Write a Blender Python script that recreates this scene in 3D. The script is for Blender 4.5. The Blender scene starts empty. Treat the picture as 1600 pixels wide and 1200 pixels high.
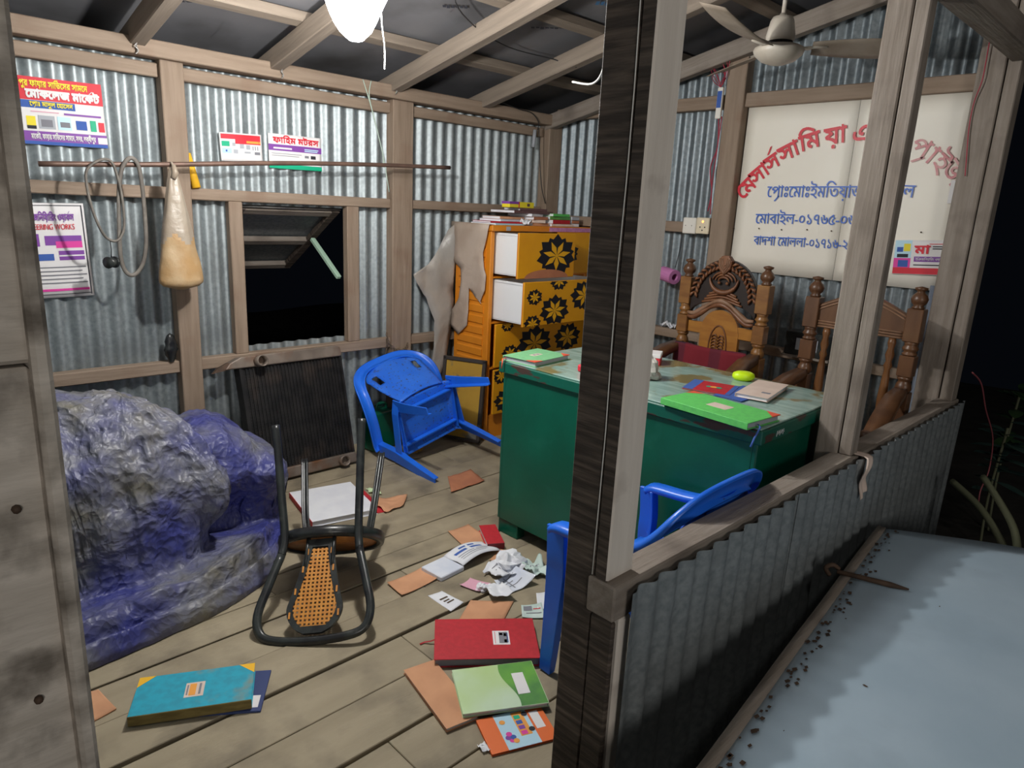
import bpy, bmesh, math, random
import numpy as np
from mathutils import Vector, Matrix, noise
random.seed(7)
SC = bpy.context.scene
COL = SC.collection

# ------------------------------------------------------------------ camera
FPX = 1080.14
AX = ((0.7163, -0.6963, 0.0469), (0.1384, 0.2077, 0.9684), (-0.6840, -0.6871, 0.2451))  # world axes seen by the camera
EYE = Vector((0, 0, 1.40))
Rm = np.array(AX)
U_, S_, V_ = np.linalg.svd(Rm)
Rm = U_ @ V_
CAMROT = Matrix([[float(Rm[j][i]) for j in range(3)] for i in range(3)])
cd = bpy.data.cameras.new('camera')
cd.sensor_width = 36
cd.lens = FPX / 1600 * 36
cd.clip_start = .02
cam = bpy.data.objects.new('camera', cd)
COL.objects.link(cam)
cam.matrix_world = Matrix.Translation(EYE) @ CAMROT.to_4x4()
SC.camera = cam

def PX(u, v, ax, val):
    """point of the place seen at pixel (u, v) on the plane ax = val"""
    d = CAMROT @ Vector((u - 800, -(v - 600), -FPX))
    i = 'xyz'.index(ax)
    return EYE + d * ((val - EYE[i]) / d[i])

# ------------------------------------------------------------------ world, lights, exposure
w = bpy.data.worlds.new('night')
SC.world = w
w.use_nodes = True
w.node_tree.nodes['Background'].inputs[0].default_value = (.35, .45, .7, 1)
w.node_tree.nodes['Background'].inputs[1].default_value = .004
SC.view_settings.view_transform = 'Standard'
SC.view_settings.look = 'None'
SC.view_settings.exposure = 0.0
SC.view_settings.gamma = 1
SC.view_settings.use_curve_mapping = False
LAMP_POWER = 57.0
LAMP_POS = Vector((1.30, 2.10, 1.905))
# added outside lights, sources unseen: one steep, one low behind the camera
def added_light(name, loc, aim, energy, size, col):
    l = bpy.data.lights.new(name, 'AREA'); l.energy = energy; l.size = size; l.color = col
    o = bpy.data.objects.new(name, l); COL.objects.link(o); o.location = loc
    o.rotation_euler = (Vector(aim) - Vector(loc)).to_track_quat('-Z', 'Y').to_euler()
added_light('added_steep_light', (.6, -1.6, 4.6), (1.5, .7, .3), 13, .4, (1.0, .96, .9))
added_light('added_low_light', (-1.6, -4.2, 2.1), (1.2, .8, 1.0), 68, 1.3, (1.0, .96, .9))

# ------------------------------------------------------------------ materials
def mat(name, col, rough=.6, metal=0.0, col2=None, ns=8.0, stretch=(1, 1, 1), lo=.38, hi=.62, detail=5, bump=0.0, bs=None, spec=.5, trans=0.0, emit=None, es=0.0, col3=None, ns3=3.0, lo3=.5, hi3=.7, rvar=0.0, dist=0.0, coat=0.0, sss=0.0):
    m = bpy.data.materials.new(name)
    m.use_nodes = True
    nt = m.node_tree
    b = nt.nodes['Principled BSDF']
    def setin(n, v):
        if n in b.inputs: b.inputs[n].default_value = v
    setin('Roughness', rough); setin('Metallic', metal); setin('Specular IOR Level', spec); setin('Transmission Weight', trans); setin('Coat Weight', coat)
    b.inputs['Base Color'].default_value = (*col, 1)
    if emit:
        setin('Emission Color', (*emit, 1)); setin('Emission Strength', es)
    tc = nt.nodes.new('ShaderNodeTexCoord')
    mp = nt.nodes.new('ShaderNodeMapping')
    mp.inputs['Scale'].default_value = stretch
    nt.links.new(tc.outputs['Object'], mp.inputs[0])
    last = None
    if col2 is not None:
        n = nt.nodes.new('ShaderNodeTexNoise')
        n.inputs['Scale'].default_value = ns; n.inputs['Detail'].default_value = detail; n.inputs['Distortion'].default_value = dist
        nt.links.new(mp.outputs[0], n.inputs['Vector'])
        r = nt.nodes.new('ShaderNodeValToRGB')
        r.color_ramp.elements[0].position = lo; r.color_ramp.elements[0].color = (*col, 1)
        r.color_ramp.elements[1].position = hi; r.color_ramp.elements[1].color = (*col2, 1)
        nt.links.new(n.outputs['Fac'], r.inputs[0])
        last = r.outputs[0]
        if rvar:
            mr = nt.nodes.new('ShaderNodeMapRange')
            mr.inputs['To Min'].default_value = max(0, rough - rvar); mr.inputs['To Max'].default_value = rough + rvar
            nt.links.new(n.outputs['Fac'], mr.inputs[0]); nt.links.new(mr.outputs[0], b.inputs['Roughness'])
    if col3 is not None:
        n3 = nt.nodes.new('ShaderNodeTexNoise')
        n3.inputs['Scale'].default_value = ns3; n3.inputs['Detail'].default_value = 6
        nt.links.new(tc.outputs['Object'], n3.inputs['Vector'])
        r3 = nt.nodes.new('ShaderNodeValToRGB')
        r3.color_ramp.elements[0].position = lo3; r3.color_ramp.elements[0].color = (0, 0, 0, 1)
        r3.color_ramp.elements[1].position = hi3; r3.color_ramp.elements[1].color = (1, 1, 1, 1)
        nt.links.new(n3.outputs['Fac'], r3.inputs[0])
        mx = nt.nodes.new('ShaderNodeMixRGB')
        nt.links.new(r3.outputs[0], mx.inputs[0])
        if last: nt.links.new(last, mx.inputs[1])
        else: mx.inputs[1].default_value = (*col, 1)
        mx.inputs[2].default_value = (*col3, 1)
        last = mx.outputs[0]
    if last: nt.links.new(last, b.inputs['Base Color'])
    if bump:
        bn = nt.nodes.new('ShaderNodeTexNoise')
        bn.inputs['Scale'].default_value = bs or ns * 3; bn.inputs['Detail'].default_value = 5
        nt.links.new(mp.outputs[0], bn.inputs['Vector'])
        bp = nt.nodes.new('ShaderNodeBump')
        bp.inputs['Strength'].default_value = bump; bp.inputs['Distance'].default_value = .01
        nt.links.new(bn.outputs['Fac'], bp.inputs['Height'])
        nt.links.new(bp.outputs[0], b.inputs['Normal'])
    return m

G = (.9, 12, 12)   # grain along local x
M = {}
M['wood'] = mat('wall timber', (.235, .17, .12), .75, col2=(.32, .24, .178), ns=3.0, stretch=(1, 14, 14), lo=.3, hi=.7, bump=.25, bs=6, col3=(.22, .14, .095), ns3=5, lo3=.55, hi3=.8)
M['wood_grey'] = mat('grey timber', (.225, .185, .15), .8, col2=(.32, .275, .235), ns=3.0, stretch=(1.2, 16, 16), lo=.3, hi=.7, bump=.3, bs=6, col3=(.15, .12, .10), ns3=6, lo3=.52, hi3=.8)
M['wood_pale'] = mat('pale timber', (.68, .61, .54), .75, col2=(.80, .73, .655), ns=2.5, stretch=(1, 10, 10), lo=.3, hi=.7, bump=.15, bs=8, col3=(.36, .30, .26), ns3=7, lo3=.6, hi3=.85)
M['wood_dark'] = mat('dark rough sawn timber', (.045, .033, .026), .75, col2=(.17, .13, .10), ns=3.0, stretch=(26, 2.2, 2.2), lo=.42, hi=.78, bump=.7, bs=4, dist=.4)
M['wood_left'] = mat('weathered jamb timber', (.44, .39, .335), .85, col2=(.66, .595, .525), ns=4.0, stretch=(9, 1.5, 1.5), lo=.3, hi=.7, bump=.4, bs=6, col3=(.17, .145, .12), ns3=14, lo3=.46, hi3=.66)
M['plank'] = mat('floor plank', (.275, .228, .15), .75, col2=(.36, .302, .205), ns=2.0, stretch=(1, 6, 6), lo=.3, hi=.7, bump=.2, bs=14, col3=(.175, .145, .10), ns3=5.5, lo3=.47, hi3=.72)
M['rafter'] = mat('rafter timber', (.20, .16, .125), .75, col2=(.27, .22, .172), ns=3.0, stretch=(1, 12, 12), lo=.3, hi=.7, bump=.2, bs=7)
def galv(name, base, dark, rough=.42, metal=.75):
    m = mat(name, base, rough, metal, col2=dark, ns=55, lo=.35, hi=.7, detail=2, col3=tuple(c * .62 for c in base), ns3=3.5, lo3=.5, hi3=.75)
    return m
M['galv'] = galv('galvanised sheet', (.42, .465, .48), (.31, .35, .365), .55, .72)
M['galv_dimmed'] = galv('dimmed galvanised sheet', (.29, .33, .355), (.20, .235, .255), .52, .8)  # galv again, with the end wall's dimness put into the colour
M['galv_dull'] = galv('weathered galvanised sheet', (.30, .325, .335), (.20, .225, .235), .6, .45)
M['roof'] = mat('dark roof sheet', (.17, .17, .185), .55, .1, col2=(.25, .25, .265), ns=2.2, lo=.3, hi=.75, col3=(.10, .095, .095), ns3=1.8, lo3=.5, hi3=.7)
M['print_dark'] = mat('faded black print', (.03, .035, .05), .6)
M['print_blue'] = mat('faded blue print', (.05, .16, .32), .6)
M['earth'] = mat('dark soil', (.03, .028, .022), .95, col2=(.055, .05, .04), ns=5, bump=.5, bs=20)
M['blue'] = mat('blue moulded plastic', (.015, .15, .80), .34, col2=(.02, .175, .86), ns=6, col3=(.06, .12, .42), ns3=26, lo3=.68, hi3=.85, bump=.03, bs=60)
M['blue_scuffed'] = mat('scuffed blue plastic', (.015, .145, .76), .4, col2=(.03, .18, .80), ns=8, col3=(.05, .06, .18), ns3=70, lo3=.58, hi3=.68)
M['green'] = mat('green enamel', (.0, .105, .062), .38, col2=(.0, .085, .05), ns=4, bump=.06, bs=70, col3=(.015, .14, .095), ns3=9, lo3=.6, hi3=.9)
M['rim_worn'] = mat('worn green rim', (.0, .10, .065), .45, col2=(.06, .035, .028), ns=9, stretch=(1, 1, 3), lo=.55, hi=.58)
M['glass_top'] = mat('stained glass sheet', (.34, .50, .45), .14, col2=(.22, .36, .32), ns=7, stretch=(5, 1, 1), col3=(.22, .19, .085), ns3=5.0, lo3=.53, hi3=.58, spec=.6)
M['orange'] = mat('orange moulded plastic', (.72, .25, .015), .42, col2=(.66, .215, .012), ns=5)
M['yellow_front'] = mat('amber drawer front', (.78, .36, .008), .38, col2=(.70, .30, .006), ns=4)
M['white_plastic'] = mat('white drawer plastic', (.84, .86, .87), .5)
M['black_print'] = mat('black flower print', (.008, .008, .014), .45)
M['yellow_print'] = mat('yellow petal print', (.82, .42, .01), .42)
M['pink_sticker'] = mat('pink sticker', (.62, .28, .50), .6, col2=(.50, .2, .42), ns=60, stretch=(1, 1, 1))
def tarp_mat():
    m = mat('dusty blue tarpaulin', (.05, .06, .28), .46)
    nt = m.node_tree; b = nt.nodes['Principled BSDF']; N = nt.nodes.new; L = nt.links.new
    tc = N('ShaderNodeTexCoord'); n0 = N('ShaderNodeTexNoise'); n0.inputs['Scale'].default_value = 6; n0.inputs['Detail'].default_value = 3; L(tc.outputs['Object'], n0.inputs['Vector'])
    vm = N('ShaderNodeVectorMath'); vm.operation = 'MULTIPLY_ADD'; vm.inputs[1].default_value = (.12, .12, .12); L(n0.outputs['Color'], vm.inputs[0]); L(tc.outputs['Object'], vm.inputs[2])
    h = None
    for sc, w in ((7, 1.0), (17, .55), (42, .25)):
        v = N('ShaderNodeTexVoronoi'); v.inputs['Scale'].default_value = sc; L(vm.outputs[0], v.inputs['Vector'])
        k = N('ShaderNodeMath'); k.operation = 'MULTIPLY'; k.inputs[1].default_value = w; L(v.outputs['Distance'], k.inputs[0])
        if h is None: h = k
        else:
            a = N('ShaderNodeMath'); L(h.outputs[0], a.inputs[0]); L(k.outputs[0], a.inputs[1]); h = a
    bp = N('ShaderNodeBump'); bp.inputs['Strength'].default_value = .75; bp.inputs['Distance'].default_value = .03; L(h.outputs[0], bp.inputs['Height']); L(bp.outputs[0], b.inputs['Normal'])
    # dust lies in patches, thinner towards the right end and the hem
    n1 = N('ShaderNodeTexNoise'); n1.inputs['Scale'].default_value = 3.4; n1.inputs['Detail'].default_value = 9; n1.inputs['Roughness'].default_value = .62; L(tc.outputs['Object'], n1.inputs['Vector'])
    sx = N('ShaderNodeSeparateXYZ'); L(tc.outputs['Object'], sx.inputs[0])
    gx = N('ShaderNodeMapRange'); gx.inputs['From Min'].default_value = .75; gx.inputs['From Max'].default_value = 1.25; gx.inputs['To Min'].default_value = 0; gx.inputs['To Max'].default_value = .11; L(sx.outputs['X'], gx.inputs[0])
    su = N('ShaderNodeMath'); su.operation = 'SUBTRACT'; L(n1.outputs['Fac'], su.inputs[0]); L(gx.outputs[0], su.inputs[1])
    r = N('ShaderNodeValToRGB'); e = r.color_ramp.elements; e[0].position = .33; e[0].color = (.045, .052, .22, 1); e[1].position = .66; e[1].color = (.175, .165, .13, 1)
    q = e.new(.43); q.color = (.095, .10, .215, 1); q = e.new(.53); q.color = (.155, .16, .205, 1); L(su.outputs[0], r.inputs[0]); L(r.outputs[0], b.inputs['Base Color'])
    return m
M['tarp'] = tarp_mat()
M['black_plastic'] = mat('black plastic', (.012, .012, .014), .32, col2=(.03, .035, .033), ns=14, col3=(.11, .11, .10), ns3=30, lo3=.6, hi3=.85)
M['cane'] = mat('amber cane mesh', (.58, .24, .035), .5, col2=(.5, .19, .025), ns=30)
M['cane_dark'] = mat('brown cane seat', (.42, .17, .035), .5, col2=(.3, .11, .02), ns=40)
M['paper'] = mat('white paper', (.80, .81, .84), .85, col2=(.74, .75, .80), ns=12)
M['paper_blue'] = mat('bluish paper', (.62, .66, .76), .85, col2=(.70, .73, .80), ns=14)
M['kraft'] = mat('kraft cover', (.64, .33, .18), .85, col2=(.56, .28, .15), ns=9, col3=(.40, .21, .12), ns3=6, lo3=.6, hi3=.8)
M['kraft_red'] = mat('reddish kraft cover', (.50, .20, .10), .85, col2=(.42, .16, .085), ns=9)
M['ink_blue'] = mat('blue ink', (.05, .12, .42), .8)
M['ink_grey'] = mat('grey ink', (.22, .22, .25), .8)
M['ink_black'] = mat('black ink', (.03, .03, .04), .8)
M['red_cloth'] = mat('red book cloth', (.52, .018, .03), .6, col2=(.45, .015, .025), ns=60, bump=.1, bs=200)
M['red_dark'] = mat('dark red edge', (.16, .01, .018), .6)
M['teal_cloth'] = mat('teal book cloth', (.015, .36, .50), .65, col2=(.02, .30, .42), ns=40, col3=(.23, .25, .18), ns3=11, lo3=.62, hi3=.78)
M['amber_cloth'] = mat('amber corner cloth', (.85, .47, .02), .65)
M['olive_cloth'] = mat('worn olive spine', (.13, .095, .025), .75, col2=(.2, .15, .045), ns=20, stretch=(1, 4, 4))
M['green_cloth'] = mat('bright green book cloth', (.13, .62, .13), .6, col2=(.11, .54, .12), ns=70, bump=.1, bs=220)
M['green_pale'] = mat('soft green book cloth', (.20, .52, .25), .6, col2=(.18, .46, .22), ns=60)
M['coral_cloth'] = mat('coral corner cloth', (.75, .10, .05), .6)
M['label_paper'] = mat('buff label paper', (.72, .58, .50), .8, col2=(.66, .52, .44), ns=18)
M['label_white'] = mat('white label paper', (.80, .78, .78), .8)
M['navy'] = mat('navy cover', (.03, .05, .16), .5)
M['lime'] = mat('pale lime cover', (.50, .68, .30), .45, col2=(.60, .76, .55), ns=3.2, lo=.4, hi=.62)
M['leaf_green'] = mat('leaf green cover', (.16, .42, .06), .45, col2=(.08, .24, .07), ns=7)
M['orange_card'] = mat('orange card', (.80, .16, .03), .5)
M['sky_card'] = mat('sky blue card', (.48, .72, .85), .5)
M['purple_ink'] = mat('purple ink', (.22, .06, .36), .6)
M['magenta_ink'] = mat('magenta ink', (.75, .05, .35), .6)
M['green_ink'] = mat('green ink', (.0, .42, .22), .6)
M['yellow_ink'] = mat('yellow ink', (.85, .70, .03), .6)
M['red_ink'] = mat('red ink', (.66, .02, .04), .6)
M['red_faded'] = mat('faded red paint', (.66, .26, .28), .6, col2=(.75, .45, .44), ns=14)
M['red_paint'] = mat('red sign paint', (.66, .010, .03), .45)
M['blue_paint'] = mat('blue sign paint', (.03, .13, .56), .45)
M['cream'] = mat('cream sign enamel', (.90, .86, .77), .5, col2=(.84, .79, .69), ns=1.6, lo=.35, hi=.65, col3=(.52, .42, .28), ns3=9, lo3=.7, hi3=.85)
M['orange_ink'] = mat('orange ink', (.85, .36, .06), .6)
M['radiator'] = mat('black radiator core', (.012, .012, .013), .5, .35, col2=(.028, .026, .026), ns=16, col3=(.07, .05, .04), ns3=5, lo3=.58, hi3=.75)
M['tank'] = mat('rusty brown tank metal', (.17, .135, .11), .55, .35, col2=(.25, .205, .17), ns=10, col3=(.16, .07, .03), ns3=8, lo3=.5, hi3=.7)
M['dark_hole'] = mat('dark inside', (.006, .006, .006), .9)
M['rose_wood'] = mat('varnished brown wood', (.095, .042, .020), .38, col2=(.15, .068, .030), ns=3, stretch=(4, 4, 1), bump=.06, bs=30, coat=.15)
M['spindle_wood'] = mat('turned brown wood', (.20, .085, .028), .4, col2=(.15, .06, .02), ns=6, coat=.15)
M['post_wood'] = mat('varnished amber brown wood', (.27, .125, .035), .38, col2=(.20, .085, .026), ns=5, stretch=(2, 2, 8), coat=.2)
M['honey_wood'] = mat('varnished honey wood', (.42, .185, .035), .36, col2=(.34, .135, .026), ns=4, stretch=(2, 2, 8), coat=.2)
M['carve_wood'] = mat('carved brown wood', (.22, .09, .038), .45, col2=(.15, .055, .022), ns=22)
M['carve_pale'] = mat('dusty carved wood', (.30, .17, .105), .55, col2=(.22, .115, .06), ns=18)
M['dark_wood'] = mat('near black wood', (.025, .016, .013), .4)
def plaid():
    m = mat('red plaid cloth', (.30, .018, .03), .9)
    nt = m.node_tree; b = nt.nodes['Principled BSDF']
    tc = nt.nodes.new('ShaderNodeTexCoord')
    sx = nt.nodes.new('ShaderNodeSeparateXYZ'); nt.links.new(tc.outputs['Object'], sx.inputs[0])
    outs = []
    for a, f, th in (('Y', 30, .55), ('Z', 42, .45)):
        mu = nt.nodes.new('ShaderNodeMath'); mu.operation = 'MULTIPLY'; mu.inputs[1].default_value = f; nt.links.new(sx.outputs[a], mu.inputs[0])
        si = nt.nodes.new('ShaderNodeMath'); si.operation = 'SINE'; nt.links.new(mu.outputs[0], si.inputs[0])
        gt = nt.nodes.new('ShaderNodeMath'); gt.operation = 'GREATER_THAN'; gt.inputs[1].default_value = th; nt.links.new(si.outputs[0], gt.inputs[0])
        outs.append(gt)
    ad = nt.nodes.new('ShaderNodeMath'); ad.operation = 'ADD'; nt.links.new(outs[0].outputs[0], ad.inputs[0]); nt.links.new(outs[1].outputs[0], ad.inputs[1])
    mh = nt.nodes.new('ShaderNodeMath'); mh.operation = 'MULTIPLY'; mh.inputs[1].default_value = .48; nt.links.new(ad.outputs[0], mh.inputs[0])
    mx = nt.nodes.new('ShaderNodeMixRGB'); nt.links.new(mh.outputs[0], mx.inputs[0])
    mx.inputs[1].default_value = (.20, .012, .022, 1); mx.inputs[2].default_value = (.03, .014, .03, 1)
    nt.links.new(mx.outputs[0], b.inputs['Base Color'])
    return m
M['plaid'] = plaid()
M['fan_white'] = mat('dusty white enamel', (.66, .61, .53), .4, col2=(.54, .48, .40), ns=7)
M['fan_blade'] = mat('dusty brown fan blade', (.23, .185, .14), .55, col2=(.32, .265, .21), ns=9)
M['clear_plastic'] = mat('clouded clear plastic', (.55, .53, .49), .3, col2=(.42, .40, .36), ns=6, bump=.6, bs=18)
M['cover_plastic'] = mat('grey torn plastic', (.33, .31, .285), .38, col2=(.42, .37, .32), ns=4, bump=.55, bs=16)
M['cover_dusty'] = mat('beige dusty plastic', (.40, .31, .245), .55, col2=(.47, .38, .31), ns=6, bump=.5, bs=18)
M['bag'] = mat('white carrier plastic', (.40, .34, .27), .35, col2=(.33, .265, .20), ns=6, bump=.6, bs=16)
M['bag_fill'] = mat('yellow brown crumbs in bag', (.44, .27, .12), .45, col2=(.50, .36, .21), ns=9, bump=.8, bs=14, col3=(.33, .17, .07), ns3=10, lo3=.6, hi3=.8)
M['belt'] = mat('grey rubber belt', (.12, .105, .09), .6, col2=(.2, .18, .155), ns=20)
M['rod'] = mat('brown iron rod', (.20, .12, .09), .5, .3, col2=(.14, .085, .065), ns=14)
M['rope'] = mat('pale green nylon rope', (.42, .52, .44), .7)
M['wire_white'] = mat('white cable', (.75, .74, .70), .5)
M['wire_red'] = mat('red cable', (.40, .02, .05), .5)
M['wire_black'] = mat('black cable', (.02, .02, .022), .5)
M['wire_pink'] = mat('pink cable', (.45, .12, .14), .5)
M['steel'] = mat('dull steel', (.35, .34, .32), .45, .7, col2=(.25, .24, .23), ns=20)
M['rust'] = mat('rusty iron', (.06, .037, .025), .75, .2, col2=(.11, .066, .042), ns=20)
M['chain'] = mat('brown iron chain', (.17, .13, .09), .5, .6)
M['panel'] = mat('blue grey painted sheet', (.40, .52, .62), .5, .0, col2=(.46, .58, .68), ns=3, bump=.12, bs=3, col3=(.32, .41, .49), ns3=2.2, lo3=.5, hi3=.72)
M['dirt_line'] = mat('rust dirt', (.09, .06, .04), .9)
M['neon'] = mat('neon yellow soap', (.62, .90, .01), .4)
M['pink_foam'] = mat('pink foam roll', (.60, .22, .48), .7)
M['switch_white'] = mat('white switch plastic', (.82, .79, .72), .4)
M['switch_cream'] = mat('cream switch plastic', (.78, .68, .50), .4)
M['glow'] = mat('pilot light', (.9, .3, .05), .4, emit=(1, .35, .08), es=4)
M['leaf'] = mat('dark green leaf', (.03, .075, .03), .5, col2=(.05, .1, .035), ns=12)
M['leaf_pale'] = mat('blue green leaf', (.04, .085, .075), .45, col2=(.06, .11, .09), ns=12)
M['stalk'] = mat('dry green stalk', (.16, .17, .10), .7)
M['ochre'] = mat('flaking ochre paint', (.50, .29, .035), .7, col2=(.44, .25, .03), ns=6, col3=(.13, .12, .10), ns3=7, lo3=.56, hi3=.62)
M['board_frame'] = mat('dark frame wood', (.045, .035, .03), .6)
M['green_can'] = mat('green plastic can', (.0, .09, .05), .35)
M['sponge'] = mat('yellow brown foam', (.45, .27, .07), .9, col2=(.36, .2, .05), ns=30, bump=.8, bs=40)
M['brown_book'] = mat('brown cover', (.12, .06, .06), .6)
M['grey_book'] = mat('grey cover', (.4, .42, .46), .6)
M['slip_green'] = mat('pale green slip', (.55, .70, .42), .8)
M['pink_paper'] = mat('pink paper', (.72, .38, .48), .8)
M['mint_card'] = mat('mint printed card', (.50, .62, .57), .7, col2=(.60, .70, .66), ns=20)
M['pvc'] = mat('grey pvc pipe', (.22, .26, .32), .4, col2=(.17, .2, .26), ns=8)
M['prop'] = mat('pale green prop stick', (.36, .52, .40), .6)
M['lamp_shade'] = mat('glowing white shade', (.9, .9, .9), .5, emit=(1.0, .985, .96), es=42)

# ------------------------------------------------------------------ mesh builder
class MB:
    def __init__(s): s.v = []; s.f = []; s.m = []; s.sm = []
    def add(s, vs, fs, mi=0, smooth=False):
        o = len(s.v); s.v += [tuple(p) for p in vs]
        for f in fs:
            s.f.append(tuple(i + o for i in f)); s.m.append(mi); s.sm.append(smooth)
        return s
    def box(s, lo, hi, mi=0, X=None):
        x0, y0, z0 = lo; x1, y1, z1 = hi
        vs = [(x0, y0, z0), (x1, y0, z0), (x1, y1, z0), (x0, y1, z0), (x0, y0, z1), (x1, y0, z1), (x1, y1, z1), (x0, y1, z1)]
        if X is not None: vs = [X @ Vector(p) for p in vs]
        return s.add(vs, [(0, 3, 2, 1), (4, 5, 6, 7), (0, 1, 5, 4), (1, 2, 6, 5), (2, 3, 7, 6), (3, 0, 4, 7)], mi)
    def prism(s, pts, y0, y1, mi=0, X=None, smooth=False):
        """outline pts in (x, z), extruded along y"""
        n = len(pts)
        vs = [Vector((p[0], y0, p[1])) for p in pts] + [Vector((p[0], y1, p[1])) for p in pts]
        if X is not None: vs = [X @ p for p in vs]
        fs = [tuple(range(n)), tuple(range(2 * n - 1, n - 1, -1))]
        fs += [(i, i + n, (i + 1) % n + n, (i + 1) % n) for i in range(n)]
        return s.add(vs, fs, mi, smooth)
    def tube(s, path, r, mi=0, n=8, closed=False, cap=True, flat=1.0, rs=None):
        path = [Vector(p) for p in path]; N = len(path); vs = []
        up = None
        for i, p in enumerate(path):
            a = path[(i - 1) % N] if (closed or i > 0) else p
            c = path[(i + 1) % N] if (closed or i < N - 1) else p
            t = (c - a)
            t = t.normalized() if t.length > 1e-9 else Vector((0, 0, 1))
            if up is None:
                up = Vector((0, 0, 1)) if abs(t.z) < .9 else Vector((1, 0, 0))
            up = (up - t * up.dot(t))
            up = up.normalized() if up.length > 1e-6 else t.orthogonal().normalized()
            sd = t.cross(up)
            rr = rs[i] if rs else r
            for k in range(n):
                an = 2 * math.pi * k / n
                vs.append(p + up * (math.cos(an) * rr) + sd * (math.sin(an) * rr * flat))
        fs = []
        for i in range(N if closed else N - 1):
            j = (i + 1) % N
            fs += [(i * n + k, i * n + (k + 1) % n, j * n + (k + 1) % n, j * n + k) for k in range(n)]
        if cap and not closed:
            fs += [tuple(range(n - 1, -1, -1)), tuple((N - 1) * n + k for k in range(n))]
        return s.add(vs, fs, mi, True)
    def sweep(s, path, prof, up, mi=0, scale=None, cap=True, smooth=True, closed=False):
        """prof: (a, b) points, a along side, b along up"""
        path = [Vector(p) for p in path]; N = len(path); n = len(prof); vs = []
        for i, p in enumerate(path):
            a = path[(i - 1) % N] if (closed or i > 0) else p
            c = path[(i + 1) % N] if (closed or i < N - 1) else p
            t = (c - a).normalized()
            u = Vector(up[i] if isinstance(up, list) else up); u = (u - t * u.dot(t)).normalized()
            sd = t.cross(u)
            k = scale[i] if scale else (1, 1)
            for (x, y) in prof: vs.append(p + sd * (x * k[0]) + u * (y * k[1]))
        fs = []
        for i in range(N if closed else N - 1):
            j = (i + 1) % N
            fs += [(i * n + k, i * n + (k + 1) % n, j * n + (k + 1) % n, j * n + k) for k in range(n)]
        if cap and not closed: fs += [tuple(range(n - 1, -1, -1)), tuple((N - 1) * n + k for k in range(n))]
        return s.add(vs, fs, mi, smooth)
    def lathe(s, prof, n=16, mi=0, X=None, smooth=True):
        """prof: (r, z) from bottom to top around z"""
        vs = []
        for (r, z) in prof:
            for k in range(n):
                an = 2 * math.pi * k / n
                vs.append(Vector((r * math.cos(an), r * math.sin(an), z)))
        if X is not None: vs = [X @ p for p in vs]
        N = len(prof); fs = []
        for i in range(N - 1):
            fs += [(i * n + k, i * n + (k + 1) % n, (i + 1) * n + (k + 1) % n, (i + 1) * n + k) for k in range(n)]
        fs += [tuple(range(n - 1, -1, -1)), tuple((N - 1) * n + k for k in range(n))]
        return s.add(vs, fs, mi, smooth)
    def grid(s, fn, nu, nv, mi=0, smooth=True, wrap=False):
        vs = [fn(i / nu, j / nv) for j in range(nv + 1) for i in range(nu + 1)]
        W = nu + 1
        fs = [(j * W + i, j * W + i + 1, (j + 1) * W + i + 1, (j + 1) * W + i) for j in range(nv) for i in range(nu)]
        return s.add(vs, fs, mi, smooth)
    def quad(s, a, b, c, d, mi=0): return s.add([a, b, c, d], [(0, 1, 2, 3)], mi)
    def build(s, name, mats, parent=None, X=None, bevel=0, bseg=1, solid=0, sub=0):
        me = bpy.data.meshes.new(name)
        me.from_pydata(s.v, [], s.f)
        if not isinstance(mats, (list, tuple)): mats = [mats]
        for q in mats: me.materials.append(M[q] if isinstance(q, str) else q)
        me.polygons.foreach_set('material_index', s.m)
        me.polygons.foreach_set('use_smooth', s.sm)
        me.update()
        o = bpy.data.objects.new(name, me); COL.objects.link(o)
        if parent is not None: o.parent = parent
        if X is not None: o.matrix_local = X
        if solid:
            q = o.modifiers.new('thickness', 'SOLIDIFY'); q.thickness = solid; q.offset = 0
        if bevel:
            q = o.modifiers.new('edge', 'BEVEL'); q.width = bevel; q.segments = bseg; q.limit_method = 'ANGLE'; q.angle_limit = math.radians(50)
        if sub:
            q = o.modifiers.new('smooth', 'SUBSURF'); q.levels = sub; q.render_levels = sub
        return o

def tag(o, label=None, cat=None, group=None, kind=None):
    if label: o['label'] = label
    if cat: o['category'] = cat
    if group: o['group'] = group
    if kind: o['kind'] = kind
    return o
def thing(name, label, cat, X=None, group=None):
    o = bpy.data.objects.new(name, None); o.empty_display_size = .05; COL.objects.link(o)
    if X is not None: o.matrix_world = X if isinstance(X, Matrix) else Matrix.Translation(X)
    return tag(o, label, cat, group)
def struct(name):
    o = bpy.data.objects.new(name, None); o.empty_display_size = .05; COL.objects.link(o)
    o['kind'] = 'structure'
    return o
T = Matrix.Translation
def RZ(a): return Matrix.Rotation(a, 4, 'Z')
def RX(a): return Matrix.Rotation(a, 4, 'X')
def RY(a): return Matrix.Rotation(a, 4, 'Y')
def frame(o, x, y, z):
    m = Matrix.Identity(4)
    for i, a in enumerate((x, y, z)):
        for r in range(3): m[r][i] = a[r]
    for r in range(3): m[r][3] = o[r]
    return m

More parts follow.
